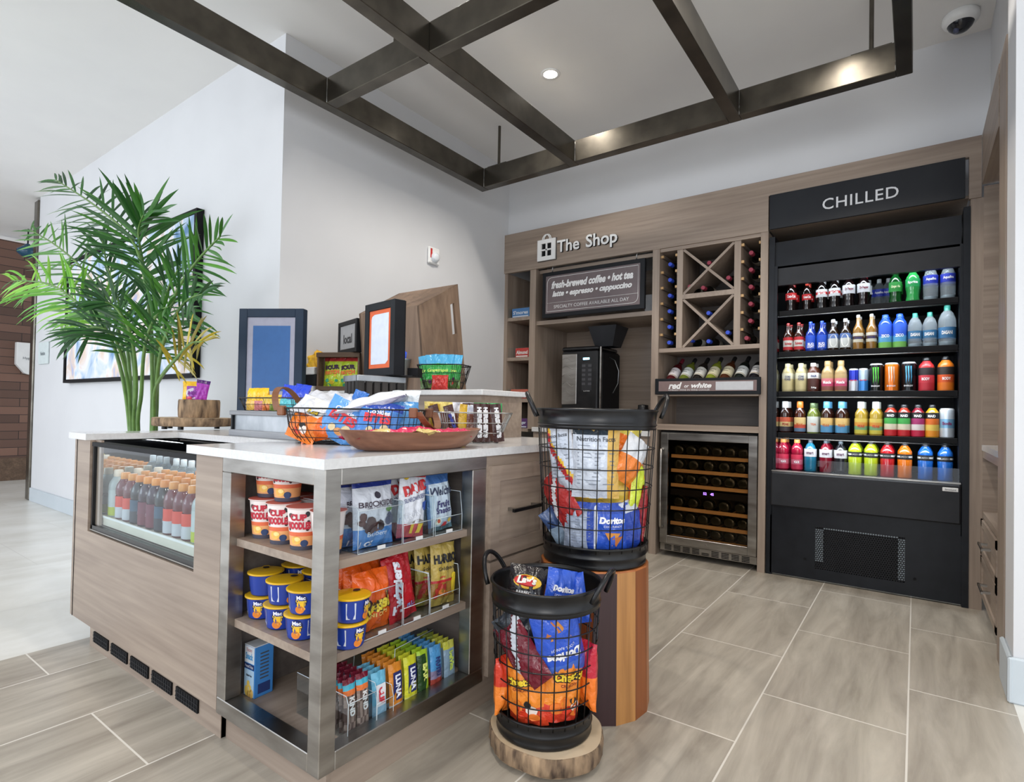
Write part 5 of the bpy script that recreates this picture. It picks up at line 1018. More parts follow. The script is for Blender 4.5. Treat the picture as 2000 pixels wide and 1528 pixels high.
# oval wooden bowl along the aisle side
def boat(L, Wd, H, m_, cut=.012):
    mb = MB(); n = 44; lv = [(.66, .0, 0), (.76, .09, .004), (.87, .36, .012), (.95, .72, .02), (1.0, 1.0, .03)]
    def pt(k, f, z, up): a = 2*PI*k/n; c, s_ = math.cos(a), math.sin(a); e = abs(c)**3; return (L/2*f*c*(1+.0*e), Wd/2*f*s_, z*H+up*e*z*.25)
    for inner in (0, 1):
        vs = []; fs = []
        for f, z, up in lv:
            for k in range(n):
                x, y, q = pt(k, f-(.035 if inner else 0), z, up); vs.append((x, y, q+(.006*(1-z) if inner else 0)))
        for j in range(4):
            for k in range(n):
                q = (j*n+k, j*n+(k+1) % n, (j+1)*n+(k+1) % n, (j+1)*n+k); fs.append(q[::-1] if inner else q)
        mb.add(vs, fs, m_, W, True); mb.add(vs[:n], [tuple(range(n))[::(1 if inner else -1)]], m_)
        if inner: mb.add(prevtop+vs[-n:], [(k, (k+1) % n, n+(k+1) % n, n+k) for k in range(n)], m_)
        prevtop = vs[-n:]
    return mb
bc = Vector((-1.345, 1.315, Z)); ba = math.atan2(1.63-1.135, -1.40+1.37)
ba = math.radians(84)
tag(boat(.56, .23, .060, 'bowl_wood').build('dough_bowl', None, bc, (0, 0, ba)), 'long oval wooden bowl of pink snack packets near the counter edge', 'bowl')
for i, (s_, d_, w_, r_) in enumerate(((-.17, .02, .17, .2), (-.10, -.03, .18, -.3), (.0, .02, .19, .15), (.10, -.02, .18, -.15), (.18, .02, .15, .5), (-.02, -.05, .16, .9))):
    u = Vector((math.cos(ba), math.sin(ba), 0)); v_ = Vector((-u.y, u.x, 0)); c = bc+u*s_+v_*d_+Vector((0, 0, .046+.005*(i % 3)))
    me = bagmesh(.10, w_, .022, (lambda u, v: (205, 40, 85) if abs(u) < .8 else (225, 60, 105)) if i % 2 == 0 else (lambda u, v: (215, 190, 120) if (v < .35 and u > -.3) else (210, 45, 90)), 90+i, name='snack_packet', crumple=.8)
    M_ = Matrix.Translation(c) @ Matrix.Rotation(ba+r_-PI/2, 4, 'Z') @ Matrix.Rotation(-PI/2+.06*(-1)**i, 4, 'X') @ Matrix.Translation((0, 0, -w_/2))
    o = link('snack_packet', me); o.matrix_world = M_; tag(o, f'pink snack packet in the wooden bowl, {ORD[i]} counted from the near end', 'snack packet', 'pink packets in the bowl')
# generic wire basket with flared or bowed sides
def wire_basket(name, label, loc, rz, wb, db, wt, dt, h, nx, ny, nz, r=.0014, m_='black_metal', bow=0, rim=.003, handles=False):
    t = thing(name, label, 'wire basket', loc, (0, 0, rz))
    def corner(f, z):
        b_ = bow*math.sin(PI*min(1, z*1.15)); return (wb+(wt-wb)*f)/2+b_, (db+(dt-db)*f)/2+b_
    def outline(z, n=6, rad=.25):
        a, b_ = corner(z, z); rr = min(a, b_)*rad*2; pts = []
        for cx, cy, q in ((a-rr, b_-rr, 0), (-a+rr, b_-rr, 1), (-a+rr, -b_+rr, 2), (a-rr, -b_+rr, 3)):
            for k in range(n+1): an = PI/2*(q+k/n); pts.append((cx+rr*math.cos(an), cy+rr*math.sin(an), z*h))
        return pts
    rad = .25 if not bow else .42
    mb = MB(); mb.tube(outline(1, rad=rad), rim, m_, seg=6, closed=True); mb.build('rim', t)
    mb = MB()
    for k in range(nz): mb.tube(outline(k/nz*1.0 if k else .01, rad=rad), r, m_, seg=4, closed=True)
    N = 2*(nx+ny); levels = [0, .12, .3, .5, .75, 1] if bow else [0, 1]
    outs = [outline(z, n=8, rad=rad) for z in levels]
    for k in range(N):
        pts = []
        for o_ in outs:
            L_ = len(o_); q = k*L_/N; i = int(q); f = q-i; pts.append(Vector(o_[i])*(1-f)+Vector(o_[(i+1) % L_])*f)
        mb.tube(pts, r, m_, seg=4)
    a, b_ = corner(0, 0)
    for k in range(-2, 3): mb.tube([(-a, b_*k/3, .002), (a, b_*k/3, .002)], r, m_, seg=4); mb.tube([(a*k/3, -b_, .002), (a*k/3, b_, .002)], r, m_, seg=4)
    mb.build('wire_mesh', t); return t
# big bowed basket of cookies and puffs
wc = Vector((-1.675, 1.335, Z)); wz = math.radians(26)
t = wire_basket('leather_handle_basket', 'wide black wire basket with leather handles, full of snack bags', wc, wz, .38, .22, .50, .31, .128, 11, 7, 5, .0014, bow=.018, rim=.0032)
for s in (-1, 1):
    mb = MB(); n = 18
    for k in range(n):
        a0, a1 = PI*k/n, PI*(k+1)/n; f = lambda a, o_: (s*(.268+o_*.0+.035*math.sin(a)), .085*math.cos(a), .118+(.085 if s < 0 else -.06)*math.sin(a))
        p0, p1 = f(a0, 0), f(a1, 0)
        mb.add([(p0[0]-.013, p0[1], p0[2]), (p0[0]+.013, p0[1], p0[2]), (p1[0]+.013, p1[1], p1[2]), (p1[0]-.013, p1[1], p1[2]), (p0[0]-.013, p0[1], p0[2]+.004), (p0[0]+.013, p0[1], p0[2]+.004), (p1[0]+.013, p1[1], p1[2]+.004), (p1[0]-.013, p1[1], p1[2]+.004)], [(0, 3, 2, 1), (4, 5, 6, 7), (0, 4, 7, 3), (1, 2, 6, 5)], 'leather')
    for y in (-.085, .085): mb.box(s*.25-.014, s*.25+.014, y-.012, y+.012, .10, .136, 'leather', bev=.004)
    mb.build('leather_handle', t)
ux = Vector((math.cos(wz), math.sin(wz), 0)); uy = Vector((-ux.y, ux.x, 0))
def bk(a, b_, z): return wc+ux*a+uy*b_+Vector((0, 0, z))
def lay(name, label, c, w, h, th, paint, seed, dec=None, rz=0, tilt=-1.2, roll=0, group=None, cat='snack bag', **k):
    rot = Matrix.Rotation(rz, 4, 'Z') @ Matrix.Rotation(roll, 4, 'Y') @ Matrix.Rotation(tilt, 4, 'X'); M_ = Matrix.Translation(Vector(c)) @ rot @ Matrix.Translation((0, 0, -h/2))
    o = link(name, bagmesh(w, h, th, paint, seed, dec, name=name, **k)); o.matrix_world = M_; return tag(o, label, cat, group)
g = 'snack bags in the leather handled basket'
def wond(mb, f, w, h): T(mb, f, 'Cookies', 0, h*.72, w*.5, (235, 235, 240), .03); T(mb, f, 'BITES', 0, h*.56, w*.6, (225, 60, 70), .05); blobs(mb, f, [(-.02, .04), (.01, .035), (.03, .05)], .016, [(215, 150, 90), (225, 205, 160)], 3)
lay('snack_bag', 'orange and white puff bag at the left front of the leather handled basket', bk(-.150, -.075, .088), .15, .165, .06, lambda u, v: (238, 125, 30) if v < .6 else (225, 222, 215), 101, chee, wz-.35, -.35, .25, g)
lay('snack_bag', 'orange puff bag low at the left of the leather handled basket', bk(-.10, -.085, .062), .15, .10, .05, solid(232, 105, 30), 102, None, wz, -.2, -.2, g)
lay('snack_bag', 'blue cookie bag with a cream cookie picture in the middle of the leather handled basket', bk(-.01, -.080, .082), .17, .15, .05, lambda u, v: (90, 150, 215) if u < .8 else (200, 210, 225), 103, wond, wz+.05, -.25, .45, g)
lay('snack_bag', 'blue cookie bag beside the leather strap of the leather handled basket', bk(.12, -.080, .082), .16, .15, .05, lambda u, v: (70, 130, 205) if v < .8 else (45, 75, 165), 104, wond, wz+.15, -.25, .15, g)
lay('snack_bag', 'blue cookie bag at the right end of the leather handled basket', bk(.185, .0, .085), .14, .15, .05, solid(85, 150, 210), 105, None, wz+.9, -.2, 0, g)
lay('snack_bag', 'silver white bag lying on top at the left of the leather handled basket', bk(-.12, .0, .150), .20, .24, .05, solid(205, 208, 216), 106, None, wz+.2, -1.25, .05, g, crumple=1.4)
lay('snack_bag', 'silver white bag lying on top in the middle of the leather handled basket', bk(.06, .0, .148), .20, .26, .05, lambda u, v: (215, 218, 224), 107, None, wz-1.3, -1.3, 0, g, crumple=1.4)
lay('snack_bag', 'white bag standing at the right back of the leather handled basket', bk(.15, .09, .155), .12, .10, .03, solid(215, 222, 226), 108, None, wz-.1, -.3, 0, g)
lay('snack_bag', 'small blue bag end poking up in the middle of the leather handled basket', bk(-.02, .06, .170), .06, .06, .03, solid(50, 110, 190), 109, None, wz, -.4, .3, g)
# flared basket of chocolate bars
cbz = math.radians(62); cb = Vector((-1.475, 1.735, Z))
t = wire_basket('candy_basket', 'flared silver wire basket of chocolate bars on the island', cb, cbz, .24, .10, .34, .19, .122, 13, 6, 3, .0016, 'wire_steel', rim=.0028)
u = Vector((math.cos(cbz), math.sin(cbz), 0)); v_ = Vector((-u.y, u.x, 0))
def vbar(s, c, bgc=None, k=.7):
    def d(mb, f, w, h): mb.text(s, lambda a, b_, l: f(a, b_, l+.001), 0, h*.5, h*k, lin(*c), 'card', .08, rot=-PI/2, ht=w*.44)
    return d
def snk(mb, f, w, h):
    mb.poly([(-w*.42, h*.14), (w*.1, h*.08), (w*.42, h*.78), (-w*.1, h*.84)], f, lin(220, 222, 228), 'card', .0006); mb.text('SNICKERS', lambda a, b_, l: f(a, b_, l+.001), 0, h*.46, h*.62, lin(50, 60, 150), 'card', .06, rot=-PI/2+.12, ht=w*.34)
g = 'chocolate bars in the silver wire basket'
her = bagmesh(.048, .155, .012, solid(66, 38, 36), 5, vbar("HERSHEY'S", (220, 220, 224), k=.80), nu=6, nv=8, name='chocolate_bar', crumple=.2)
sn = bagmesh(.040, .150, .014, solid(70, 40, 34), 6, snk, nu=6, nv=8, name='chocolate_bar', crumple=.2)
yl = bagmesh(.045, .15, .012, solid(205, 165, 50), 7, None, nu=6, nv=8, name='chocolate_bar', crumple=.2); gr = bagmesh(.13, .13, .03, lambda u, v: (60, 160, 90) if v > .6 else (235, 235, 230), 8, None, name='candy_bag')
for i, (a, b_, me, ro, ti, lb) in enumerate(((-.125, -.052, sn, -.28, -.06, 'dark blue lettered bar, left of the pair,'), (-.065, -.055, sn, -.28, -.06, 'dark blue lettered bar, right of the pair,'), (.025, -.058, her, .0, -.08, 'brown bar with big white lettering, leftmost of three'), (.052, -.052, her, .02, -.08, 'brown bar with big white lettering, middle of three'), (.112, -.060, her, -.10, -.08, 'brown bar with big white lettering, rightmost of three'), (-.15, .0, yl, .05, 0, 'gold wrapped bar at the left end'), (-.03, .0, yl, .1, 0, 'gold wrapped bar in the middle row'), (.0, .01, her, 0, 0, 'brown bar in the middle row'))):
    p = cb+u*a+v_*b_+Vector((0, 0, .006)); o = link('chocolate_bar', me, None, p, (ti, ro, cbz)); tag(o, lb+' of the silver wire basket', 'chocolate bar', g)
for i, (a, b_, c, lb) in enumerate(((.10, .02, (60, 160, 90), 'green topped candy bag at the back right'), (-.02, .035, (205, 205, 215), 'silver topped candy bag at the back'), (-.11, .03, (215, 195, 110), 'pale gold candy bag at the back left'), (.05, -.005, (190, 195, 210), 'silver foil bag in the middle'))):
    p = cb+u*a+v_*b_+Vector((0, 0, .006)); o = link('candy_bag', bagmesh(.13, .158-.01*(i == 3), .025, lambda u, v, c=c: c if v > .75 else (120, 80, 70), 30+i, name='candy_bag'), None, p, (-.05, 0, cbz)); tag(o, lb+' of the silver wire basket', 'candy bag')
# log slice, stump and candy near the drinks case
lc = at(375, 843, 1.46); lc.z = Z
t = thing('log_slice', 'wide bark edged log slice on small feet on the island top', 'log slice', lc)
logslice(.215, .045, 8, .9).build('slab', t, (0, 0, .018))
for a in (3.6, 4.5, 5.4, 1.5): MB().cyl(.014, 0, .019, 'black_metal', seg=12).build('foot', t, (.15*math.cos(a), .13*math.sin(a), 0))
o = logslice(.105, .098, 12).build('small_log', None, lc+Vector((.03, .02, .064))); tag(o, 'short dark bark log standing on the wide log slice', 'log')
def mm(mb, f, w, h): ell(mb, f, 0, h*.4, w*.3, h*.26, (215, 210, 225)); T(mb, f, 'Buzz', 0, h*.45, w*.5, (130, 50, 150), .06); blobs(mb, f, [(.02, .03), (-.02, .02)], .012, [(220, 90, 120), (250, 140, 90)], 3)
lay('candy_bag', 'yellow and purple candy bag on top of the small log', lc+Vector((.02, .0, .205)), .125, .115, .05, lambda u, v: (240, 190, 50) if (abs(u) > .6 or v > .75) else (150, 70, 170), 111, mm, .9, -.1, .0, None, 'candy bag')
lay('candy_bag', 'purple candy bag leaning behind the yellow one on the small log', lc+Vector((.055, .02, .21)), .07, .12, .03, lambda u, v: (170, 60, 180) if v < .85 else (80, 30, 110), 112, None, .9, -.1, .15, None, 'candy bag')
# grey wooden stool with metal sides
gx0, gx1, gy0, gy1 = -2.47, -1.96, 1.27, 1.48
t = thing('grey_riser', 'weathered grey wood riser with metal sides on the island', 'riser', ((gx0+gx1)/2, 1.375, Z))
hw = (gx1-gx0)/2
MB().box(-hw, hw, -.105, .105, .0, .028, 'grey_wood', bev=.003).build('base_board', t); MB().box(-hw, hw, -.105, .105, .092, .112, 'grey_wood', bev=.003).build('top_board', t)
mb = MB(); mb.box(-hw+.02, hw-.02, -.09, .09, .028, .092, 'galvanized'); mb.build('metal_body', t)
MB().box(-hw+.008, -hw+.02, -.10, .10, .028, .092, 'frame_black').build('end_bracket', t)
sb = Vector(((gx0+gx1)/2-.0, 1.375, Z+.1125))
t = wire_basket('small_wire_basket', 'low dark wire basket of yellow and blue candy bags on the grey riser', sb, 0, .42, .14, .47, .18, .055, 12, 5, 2, .0012)
g = 'candy bags in the low wire basket'
for i, (x, c, c2, lb) in enumerate(((-.165, (240, 195, 40), (235, 190, 90), 'yellow candy bag at the left end'), (-.095, (240, 185, 35), (200, 120, 120), 'yellow candy bag second from the left'), (-.03, (225, 190, 70), (215, 120, 60), 'yellow candy bag in the middle'), (.03, (215, 185, 70), (120, 140, 60), 'yellow green candy bag right of the middle'))):
    lay('candy_bag', lb+' of the low wire basket', sb+Vector((x, -.045, .05 if i < 2 else .035)), .085, .10 if i < 2 else .07, .035, lambda u, v, c=c, c2=c2: c if v > .4 else c2, 120+i, None, .1*i, -.1, 0, g, 'candy bag')
for i, (x, z, lb) in enumerate(((.105, .055, 'blue candy bag right of the middle'), (.175, .05, 'blue candy bag at the right end'), (.14, .06, 'dark blue candy bag behind the right end'))):
    lay('candy_bag', lb+' of the low wire basket', sb+Vector((x, -.04+.03*(i == 2), z)), .11, .11, .035, lambda u, v: (40, 70, 200) if v > .45 else (80, 190, 200), 130+i, None, 0, -.15, .1, g, 'candy bag')
# picture frames
def frame(name, label, c0, c1, z0, z1, th, m_, insetw, face):
    # c0,c1: left and right bottom XY of the front
    c0, c1 = Vector(c0), Vector(c1); d = (c1-c0); Wd = d.length; a = math.atan2(d.y, d.x); t = thing(name, label, 'picture frame', (c0.x, c0.y, z0), (0, 0, a)); H = z1-z0; k = insetw
    mb = MB()
    for q in ((0, k, 0, H), (Wd-k, Wd, 0, H), (k, Wd-k, 0, k), (k, Wd-k, H-k, H)): mb.box(q[0], q[1], 0, th, q[2], q[3], m_, bev=.002)
    mb.build('frame', t); MB().box(.002, Wd-.002, th*.6, th+.004, .002, H-.002, 'matte_black').build('backing', t)
    mb = MB(); face(mb, k, Wd-k, k, H-k); mb.build('print', t); return t
def f1(mb, x0, x1, z0, z1):
    f = flat(.006); mb.box(x0, x1, .006, .012, z0, z1, 'card', lin(152, 152, 168)); w_ = x1-x0; h_ = z1-z0; mb.patch(x0+w_*.12, x1-w_*.10, z0+h_*.30, z1-h_*.08, f, lin(45, 92, 150), nu=1, nv=1); mb.patch(x0+w_*.14, x1-w_*.12, z0+h_*.255, z0+h_*.26, f, lin(225, 228, 232), nu=1, nv=1)
p0, p1 = at(462, 800, 1.55), at(588, 800, 1.73)
ft = at(461, 604, 1.55).z
frame('picture_frame', 'large navy framed sign with a blue panel on the island', (p0.x, p0.y), (p1.x, p1.y), Z, ft, .045, 'frame_navy', .046, f1)
def f2_(mb, x0, x1, z0, z1):
    f = flat(.006); mb.box(x0, x1, .006, .012, z0, z1, 'card', lin(215, 95, 45)); w_, h_ = x1-x0, z1-z0
    mb.poly([(x0+w_*.10+a, z0+h_*.07+b_) for a, b_ in [(0, 0), (w_*.68, 0), (w_*.80, h_*.06), (w_*.80, h_*.86), (w_*.14, h_*.86), (w_*.03, h_*.83), (0, h_*.78)]], f, lin(205, 212, 225), 'card', .001)
# slatted crates
def crate(name, label, loc, rot, w, d, h, slat='crate_wood', top='grey_wood', nslat=6, openf=False):
    t = thing(name, label, 'crate', loc, rot); tk_ = .010
    for s in (-1, 1):
        mb = MB()
        for k in range(nslat):
            x0 = -w/2+w*k/nslat; mb.box(x0+.002, x0+w/nslat-.008, s*d/2-(tk_ if s > 0 else 0), s*d/2+(0 if s > 0 else tk_), .012, h-.02, slat)
        if openf and s < 0: continue
        mb.build('slatted_side', t)
    for s in (-1, 1):
        mb = MB(); n_ = max(3, int(nslat*d/w))
        for k in range(n_):
            y0 = -d/2+d*k/n_; mb.box(s*w/2-(tk_ if s > 0 else 0), s*w/2+(0 if s > 0 else tk_), y0+.003, y0+d/n_-.006, .012, h-.02, slat)
        mb.build('slatted_side', t)
    mb = MB(); e = .014
    for z in (h-.028, 0):
        if openf: 
            pass
        mb = MB(); mb.box(-w/2-.004, w/2+.004, -d/2-.004, -d/2+e, z, z+.026, top, bev=.002); mb.box(-w/2-.004, w/2+.004, d/2-e, d/2+.004, z, z+.026, top, bev=.002); mb.box(-w/2-.004, -w/2+e, -d/2, d/2, z, z+.026, top, bev=.002); mb.box(w/2-e, w/2+.004, -d/2, d/2, z, z+.026, top, bev=.002)
        mb.build('band', t)
    return t
cr = at(699, 760, 1.50); ch = at(700, 731, 1.50).z
crate('slatted_crate', 'dark slatted crate with grey bands carrying the orange framed sign', (cr.x+.108*.27-.075*.96, 1.50+.108*.96+.075*.27, Z), (0, 0, math.radians(74)), .215, .15, ch-Z, 'black_wood', 'galvanized', 6)
fb = ch+.003; MB
q0, q1 = at(710, 728, 1.665), at(768, 728, 1.625)
frame('picture_frame', 'black framed orange bordered sign standing on the dark crate', (q0.x, q0.y), (q1.x, q1.y), fb, at(710, 597, 1.665).z, .055, 'frame_black', .034, f2_)
tag(MB().box(-.10, .10, -.06, .06, 0, .004, 'matte_black').box(.05, .10, .0, .05, .004, .04, 'matte_black').build('sign_stand', None, (at(775, 731, 1.70).x, 1.70, ch), (0, 0, .4)), 'flat black stand foot behind the orange framed sign', 'stand')
# crate on its side with sour candy bags
k0 = at(660, 760, 2.06); kz = 1.152
t = crate('slatted_crate', 'rustic brown crate lying on its side filled with green candy bags', (at(662, 740, 2.08).x, 2.13, kz), (0, 0, math.radians(24)), .27, .20, .225, 'crate_wood', 'crate_wood', 5, openf=True)
MB().box(-.13, .13, -.1, .1, .0, .012, 'crate_wood').box(-.13, .13, -.1, .1, .215, .225, 'crate_wood').build('board', t)
def sour(mb, f, w, h): T(mb, f, 'SOUR', 0, h*.68, w*.7, (60, 30, 60), .08, rot=.1); T(mb, f, 'PATCH', 0, h*.52, w*.7, (230, 120, 60), .08, rot=.1); blobs(mb, f, [(-.03, .05), (.0, .04), (.03, .05), (.02, .08), (-.02, .02)], .014, [(90, 190, 90), (60, 170, 130), (230, 200, 60)], 3)
for i, x in enumerate((-.055, .045)):
    c = Vector((at(662, 740, 2.08).x, 2.13, kz)) + Matrix.Rotation(math.radians(24), 3, 'Z') @ Vector((x, -.045, .105))
    lay('candy_bag', f'lime green sour candy bag in the rustic crate, {["left", "right"][i]} of the two', c, .13, .19, .04, lambda u, v: (205, 70, 70) if v > .86 else (190, 215, 60), 140+i, sour, math.radians(24), -.08, .0, 'sour candy bags', 'candy bag')
# small framed sign on the rustic crate
def f3_(mb, x0, x1, z0, z1):
    f = flat(.006); mb.box(x0, x1, .006, .012, z0, z1, 'card', lin(170, 170, 172)); T(mb, f, 'local', (x0+x1)/2, z0+(z1-z0)*.42, (x1-x0)*.55, (50, 50, 55), .03)
q0, q1 = at(659, 700, 2.14), at(695, 700, 2.06)
frame('picture_frame', 'small black framed grey sign standing on the rustic crate', (q0.x, q0.y), (q1.x, q1.y), kz+.226, at(660, 632, 2.14).z, .05, 'frame_black', .026, f3_)
# black stand with a white bin of yellow bags
c = at(612, 740, 2.07); t = thing('display_bin', 'black and white display bin of yellow bags behind the navy frame', 'display bin', (c.x, 2.07, 1.151))
MB().box(-.09, .09, -.06, .06, 0, .03, 'white_plastic').box(-.10, .10, -.05, .05, .03, .10, 'matte_black').build('stand', t); MB().box(-.09, .09, -.06, .06, .10, .145, 'white_plastic', bev=.004).build('bin', t)
lay('candy_bag', 'yellow candy bag in the display bin behind the navy frame', (c.x-.02, 2.065, 1.151+.18), .12, .10, .05, solid(245, 195, 50), 150, None, 0, -.2, 0, None, 'candy bag', crumple=1.2); lay('candy_bag', 'orange yellow candy bag leaning right in the display bin behind the navy frame', (c.x+.035, 2.075, 1.151+.20), .10, .10, .04, solid(240, 185, 45), 151, None, 0, -.2, .3, None, 'candy bag', crumple=1.2)
# low colourful bag between the crates
c = at(668, 790, 1.85); lay('candy_bag', 'red white and blue candy bag between the crates on the island', (c.x, 1.90, Z+.09), .24, .17, .05, lambda u, v: (190, 150, 120) if v > .6 else ((200, 110, 110) if u < 0 else (110, 130, 180)), 155, None, .3, -.2, 0, None, 'candy bag')
# big wooden tray crate leaning against the wall
rzc = 0
tc_ = at(832, 700, 2.04)
t = thing('wood_tray_crate', 'large brown wooden box on its side with a slot handle on its end', 'box crate', (tc_.x, 2.04, 1.152), (0, 0, rzc))
hh = at(820, 595, 2.04).z-1.152
def pl(nm, pts, th, nrm, m_='tray_wood'):
    n_ = Vector(nrm).normalized()*th; v = [Vector(p) for p in pts]; k = len(v); mb = MB(); mb.add(v+[p+n_ for p in v], [tuple(range(k)), tuple(range(k, 2*k))[::-1]]+[(i, k+i, k+(i+1) % k, (i+1) % k) for i in range(k)], m_); return mb.build(nm, t)
La, Lb = .48, .32
sl = .02
# local: corner edge at origin; -X goes left (bottom board), +Y goes back (end board)
pl('bottom_board', [(0, 0, 0), (-La, 0, 0), (-La-.08, sl, hh), (-.08, sl, hh)], .012, (0, 1, 0))
hz0, hz1, hy0, hy1 = hh*.55, hh*.55+.13, Lb*.76, Lb*.76+.034
def E_(y, z): return (0-sl*.3*z/hh, y+(sl if y < Lb/2 else -sl*.3)*z/hh, z)
zt = hh+.06
mb = MB()
ym, yM = 0, Lb
def EP(y, z, dx=0): return (-.08*z/hh-dx, y+sl*(1-y/Lb)*z/hh, z*(1+.39*y/Lb))
def quad(y0, y1, z0, z1):
    v = [EP(y0, z0), EP(y1, z0), EP(y1, z1), EP(y0, z1), EP(y0, z0, .014), EP(y1, z0, .014), EP(y1, z1, .014), EP(y0, z1, .014)]
    mb.add(v, [(0, 1, 2, 3), (7, 6, 5, 4), (0, 4, 5, 1), (1, 5, 6, 2), (2, 6, 7, 3), (3, 7, 4, 0)], 'tray_wood')
quad(0, hy0, 0, hh); quad(hy1, Lb, 0, hh); quad(hy0, hy1, 0, hz0); quad(hy0, hy1, hz1, hh); mb.build('end_board', t)
pl('side_board', [(-.08, sl, hh), (-La-.08, sl, hh), (-La-.08, Lb, hh*1.39), (-.08, Lb, hh*1.39)], .012, (0, 0, -1))
pl('side_board', [(0, 0, 0), (0, Lb, 0), (-La, Lb, 0), (-La, 0, 0)], .012, (0, 0, 1))
pl('end_board', [(-La, 0, 0), (-La, Lb, 0), (-La-.08, Lb, hh*1.39), (-La-.08, sl, hh)], .012, (1, 0, 0))
# metal bucket and its blue bag
c = at(792, 762, 2.07); b_ = MB(); b_.lathe([(.001, .002), (.042, 0), (.060, .155), (.063, .16), (.061, .163), (.057, .158), (.042, .01)], 'galvanized', seg=26)
tag(b_.build('metal_bucket', None, (c.x, 1.985+.05, 1.152)), 'tapered galvanized bucket holding a blue bag', 'bucket')
lay('candy_bag', 'blue candy bag sticking out of the galvanized bucket', (c.x-.01, 1.985+.05, 1.152+.17), .09, .11, .025, lambda u, v: (50, 90, 215) if v > .4 else (90, 190, 210), 160, None, .5, -.1, .15, None, 'candy bag')
# wire basket of green bags
gb = Vector((at(866, 764, 2.10).x, 2.10, 1.152))
t = wire_basket('green_bag_basket', 'flared dark wire basket of green candy bags on the raised shelf', gb, .35, .17, .12, .25, .17, .125, 8, 6, 3, .0014)
MB().tube([(.128, -.03, .12), (.14, -.02, .125), (.118, 0, .03), (.14, .02, .125), (.128, .03, .12)], .002, 'black_metal').build('side_loop', t)
def gd(mb, f, w, h): T(mb, f, 'Grapes', 0, h*.5, w*.6, (200, 240, 120), .04); blobs(mb, f, [(-.02, .03), (.01, .025), (.02, .045)], .012, [(120, 200, 60), (90, 40, 90), (200, 60, 60)], 3)
for i, (x, y, s_) in enumerate(((-.075, -.02, -.15), (-.03, -.045, -.05), (.015, -.04, .0), (.055, -.03, .05))):
    lay('candy_bag', f'green candy bag with sky blue top, {ORD[i]} from the left in the basket', gb+Matrix.Rotation(.35, 3, 'Z') @ Vector((x, y, .095)), .105, .17, .03, lambda u, v: (80, 170, 215) if v > .72 else ((50, 165, 70) if v > .25 else (90, 120, 60)), 170+i, gd, .35, -.1, s_, 'green candy bags', 'candy bag')
lay('candy_bag', 'red candy bag low in front of the green bags in the wire basket', gb+Vector((.045, -.075, .035)), .09, .075, .03, solid(190, 50, 45), 176, None, .35, -.1, 0, None, 'candy bag')
tag(MB().box(-.17, .02, -.05, .06, 0, .025, 'white_plastic').box(-.165, .015, -.052, .055, .03, .055, 'white_plastic').build('white_tray', None, (at(842, 764, 2.2).x, 2.30, 1.151)), 'stacked white trays behind the bucket on the raised shelf', 'tray')

# ================================================================== LEFT WALL, ART AND CORRIDOR
t = thing('wall_art', 'large framed canvas with blue and white abstract shapes', 'painting', (-5.28, 1.80, 1.82))
mb = MB()
for q in ((-1.30, -1.265, -.58, .58), (1.265, 1.30, -.58, .58), (-1.265, 1.265, -.58, -.555), (-1.265, 1.265, .555, .58)): mb.box(q[0], q[1], -.012, .038, q[2], q[3], 'matte_black')
mb.build('frame', t); MB().box(-1.255, 1.255, 0, .03, -.548, .548, 'canvas_print').build('canvas', t)
o = MB().box(-7.50, -7.20, 1.822, 1.838, 1.45, 1.68, 'card', lin(205, 215, 215), bev=.003); o.text('Notice', lambda u, v, l: (u, 1.822-l, v), -7.35, 1.56, .15, lin(120, 130, 135)); tag(o.build('wall_placard'), 'small pale notice placard on the white wall beside the corridor', 'placard')
t = thing('wall_dispenser', 'white wall mounted paper holder on the plank wall', 'dispenser', (-9.79, 2.24, 1.64))
mb = MB(); pts = [(-.17, .22), (.17, .22), (.17, -.20), (0, -.26), (-.10, -.20), (-.17, -.08)]; pts = [(-.11, .21), (.12, .21), (.12, -.24), (-.02, -.20), (-.11, -.08)]
n_ = len(pts); mb.add([(.08, y, z) for y, z in pts]+[(0, y, z) for y, z in pts], [tuple(range(n_))]+[(i, n_+i, n_+(i+1) % n_, (i+1) % n_) for i in range(n_)], 'white_plastic'); mb.build('body', t); MB().text('Hygiene', lambda u, v, l: (.081+l, u, v), .03, 0, .14, lin(120, 125, 130), bold=.01).build('print', t)
t = thing('pendant_lamp', 'blue glass pendant lamp at the corridor opening', 'lamp', (-8.9, 2.0, 2.85)); 
lp = at(54, 492, 2.1); t.location = lp
MB().lathe([(.001, -.07), (.06, -.065), (.11, -.02), (.11, .02), (.06, .06), (.02, .10)], 'gloss', lin(40, 80, 105), 24).build('shade', t); MB().cyl(.008, .10, CEIL-lp.z, 'matte_black', seg=8).build('cord', t)

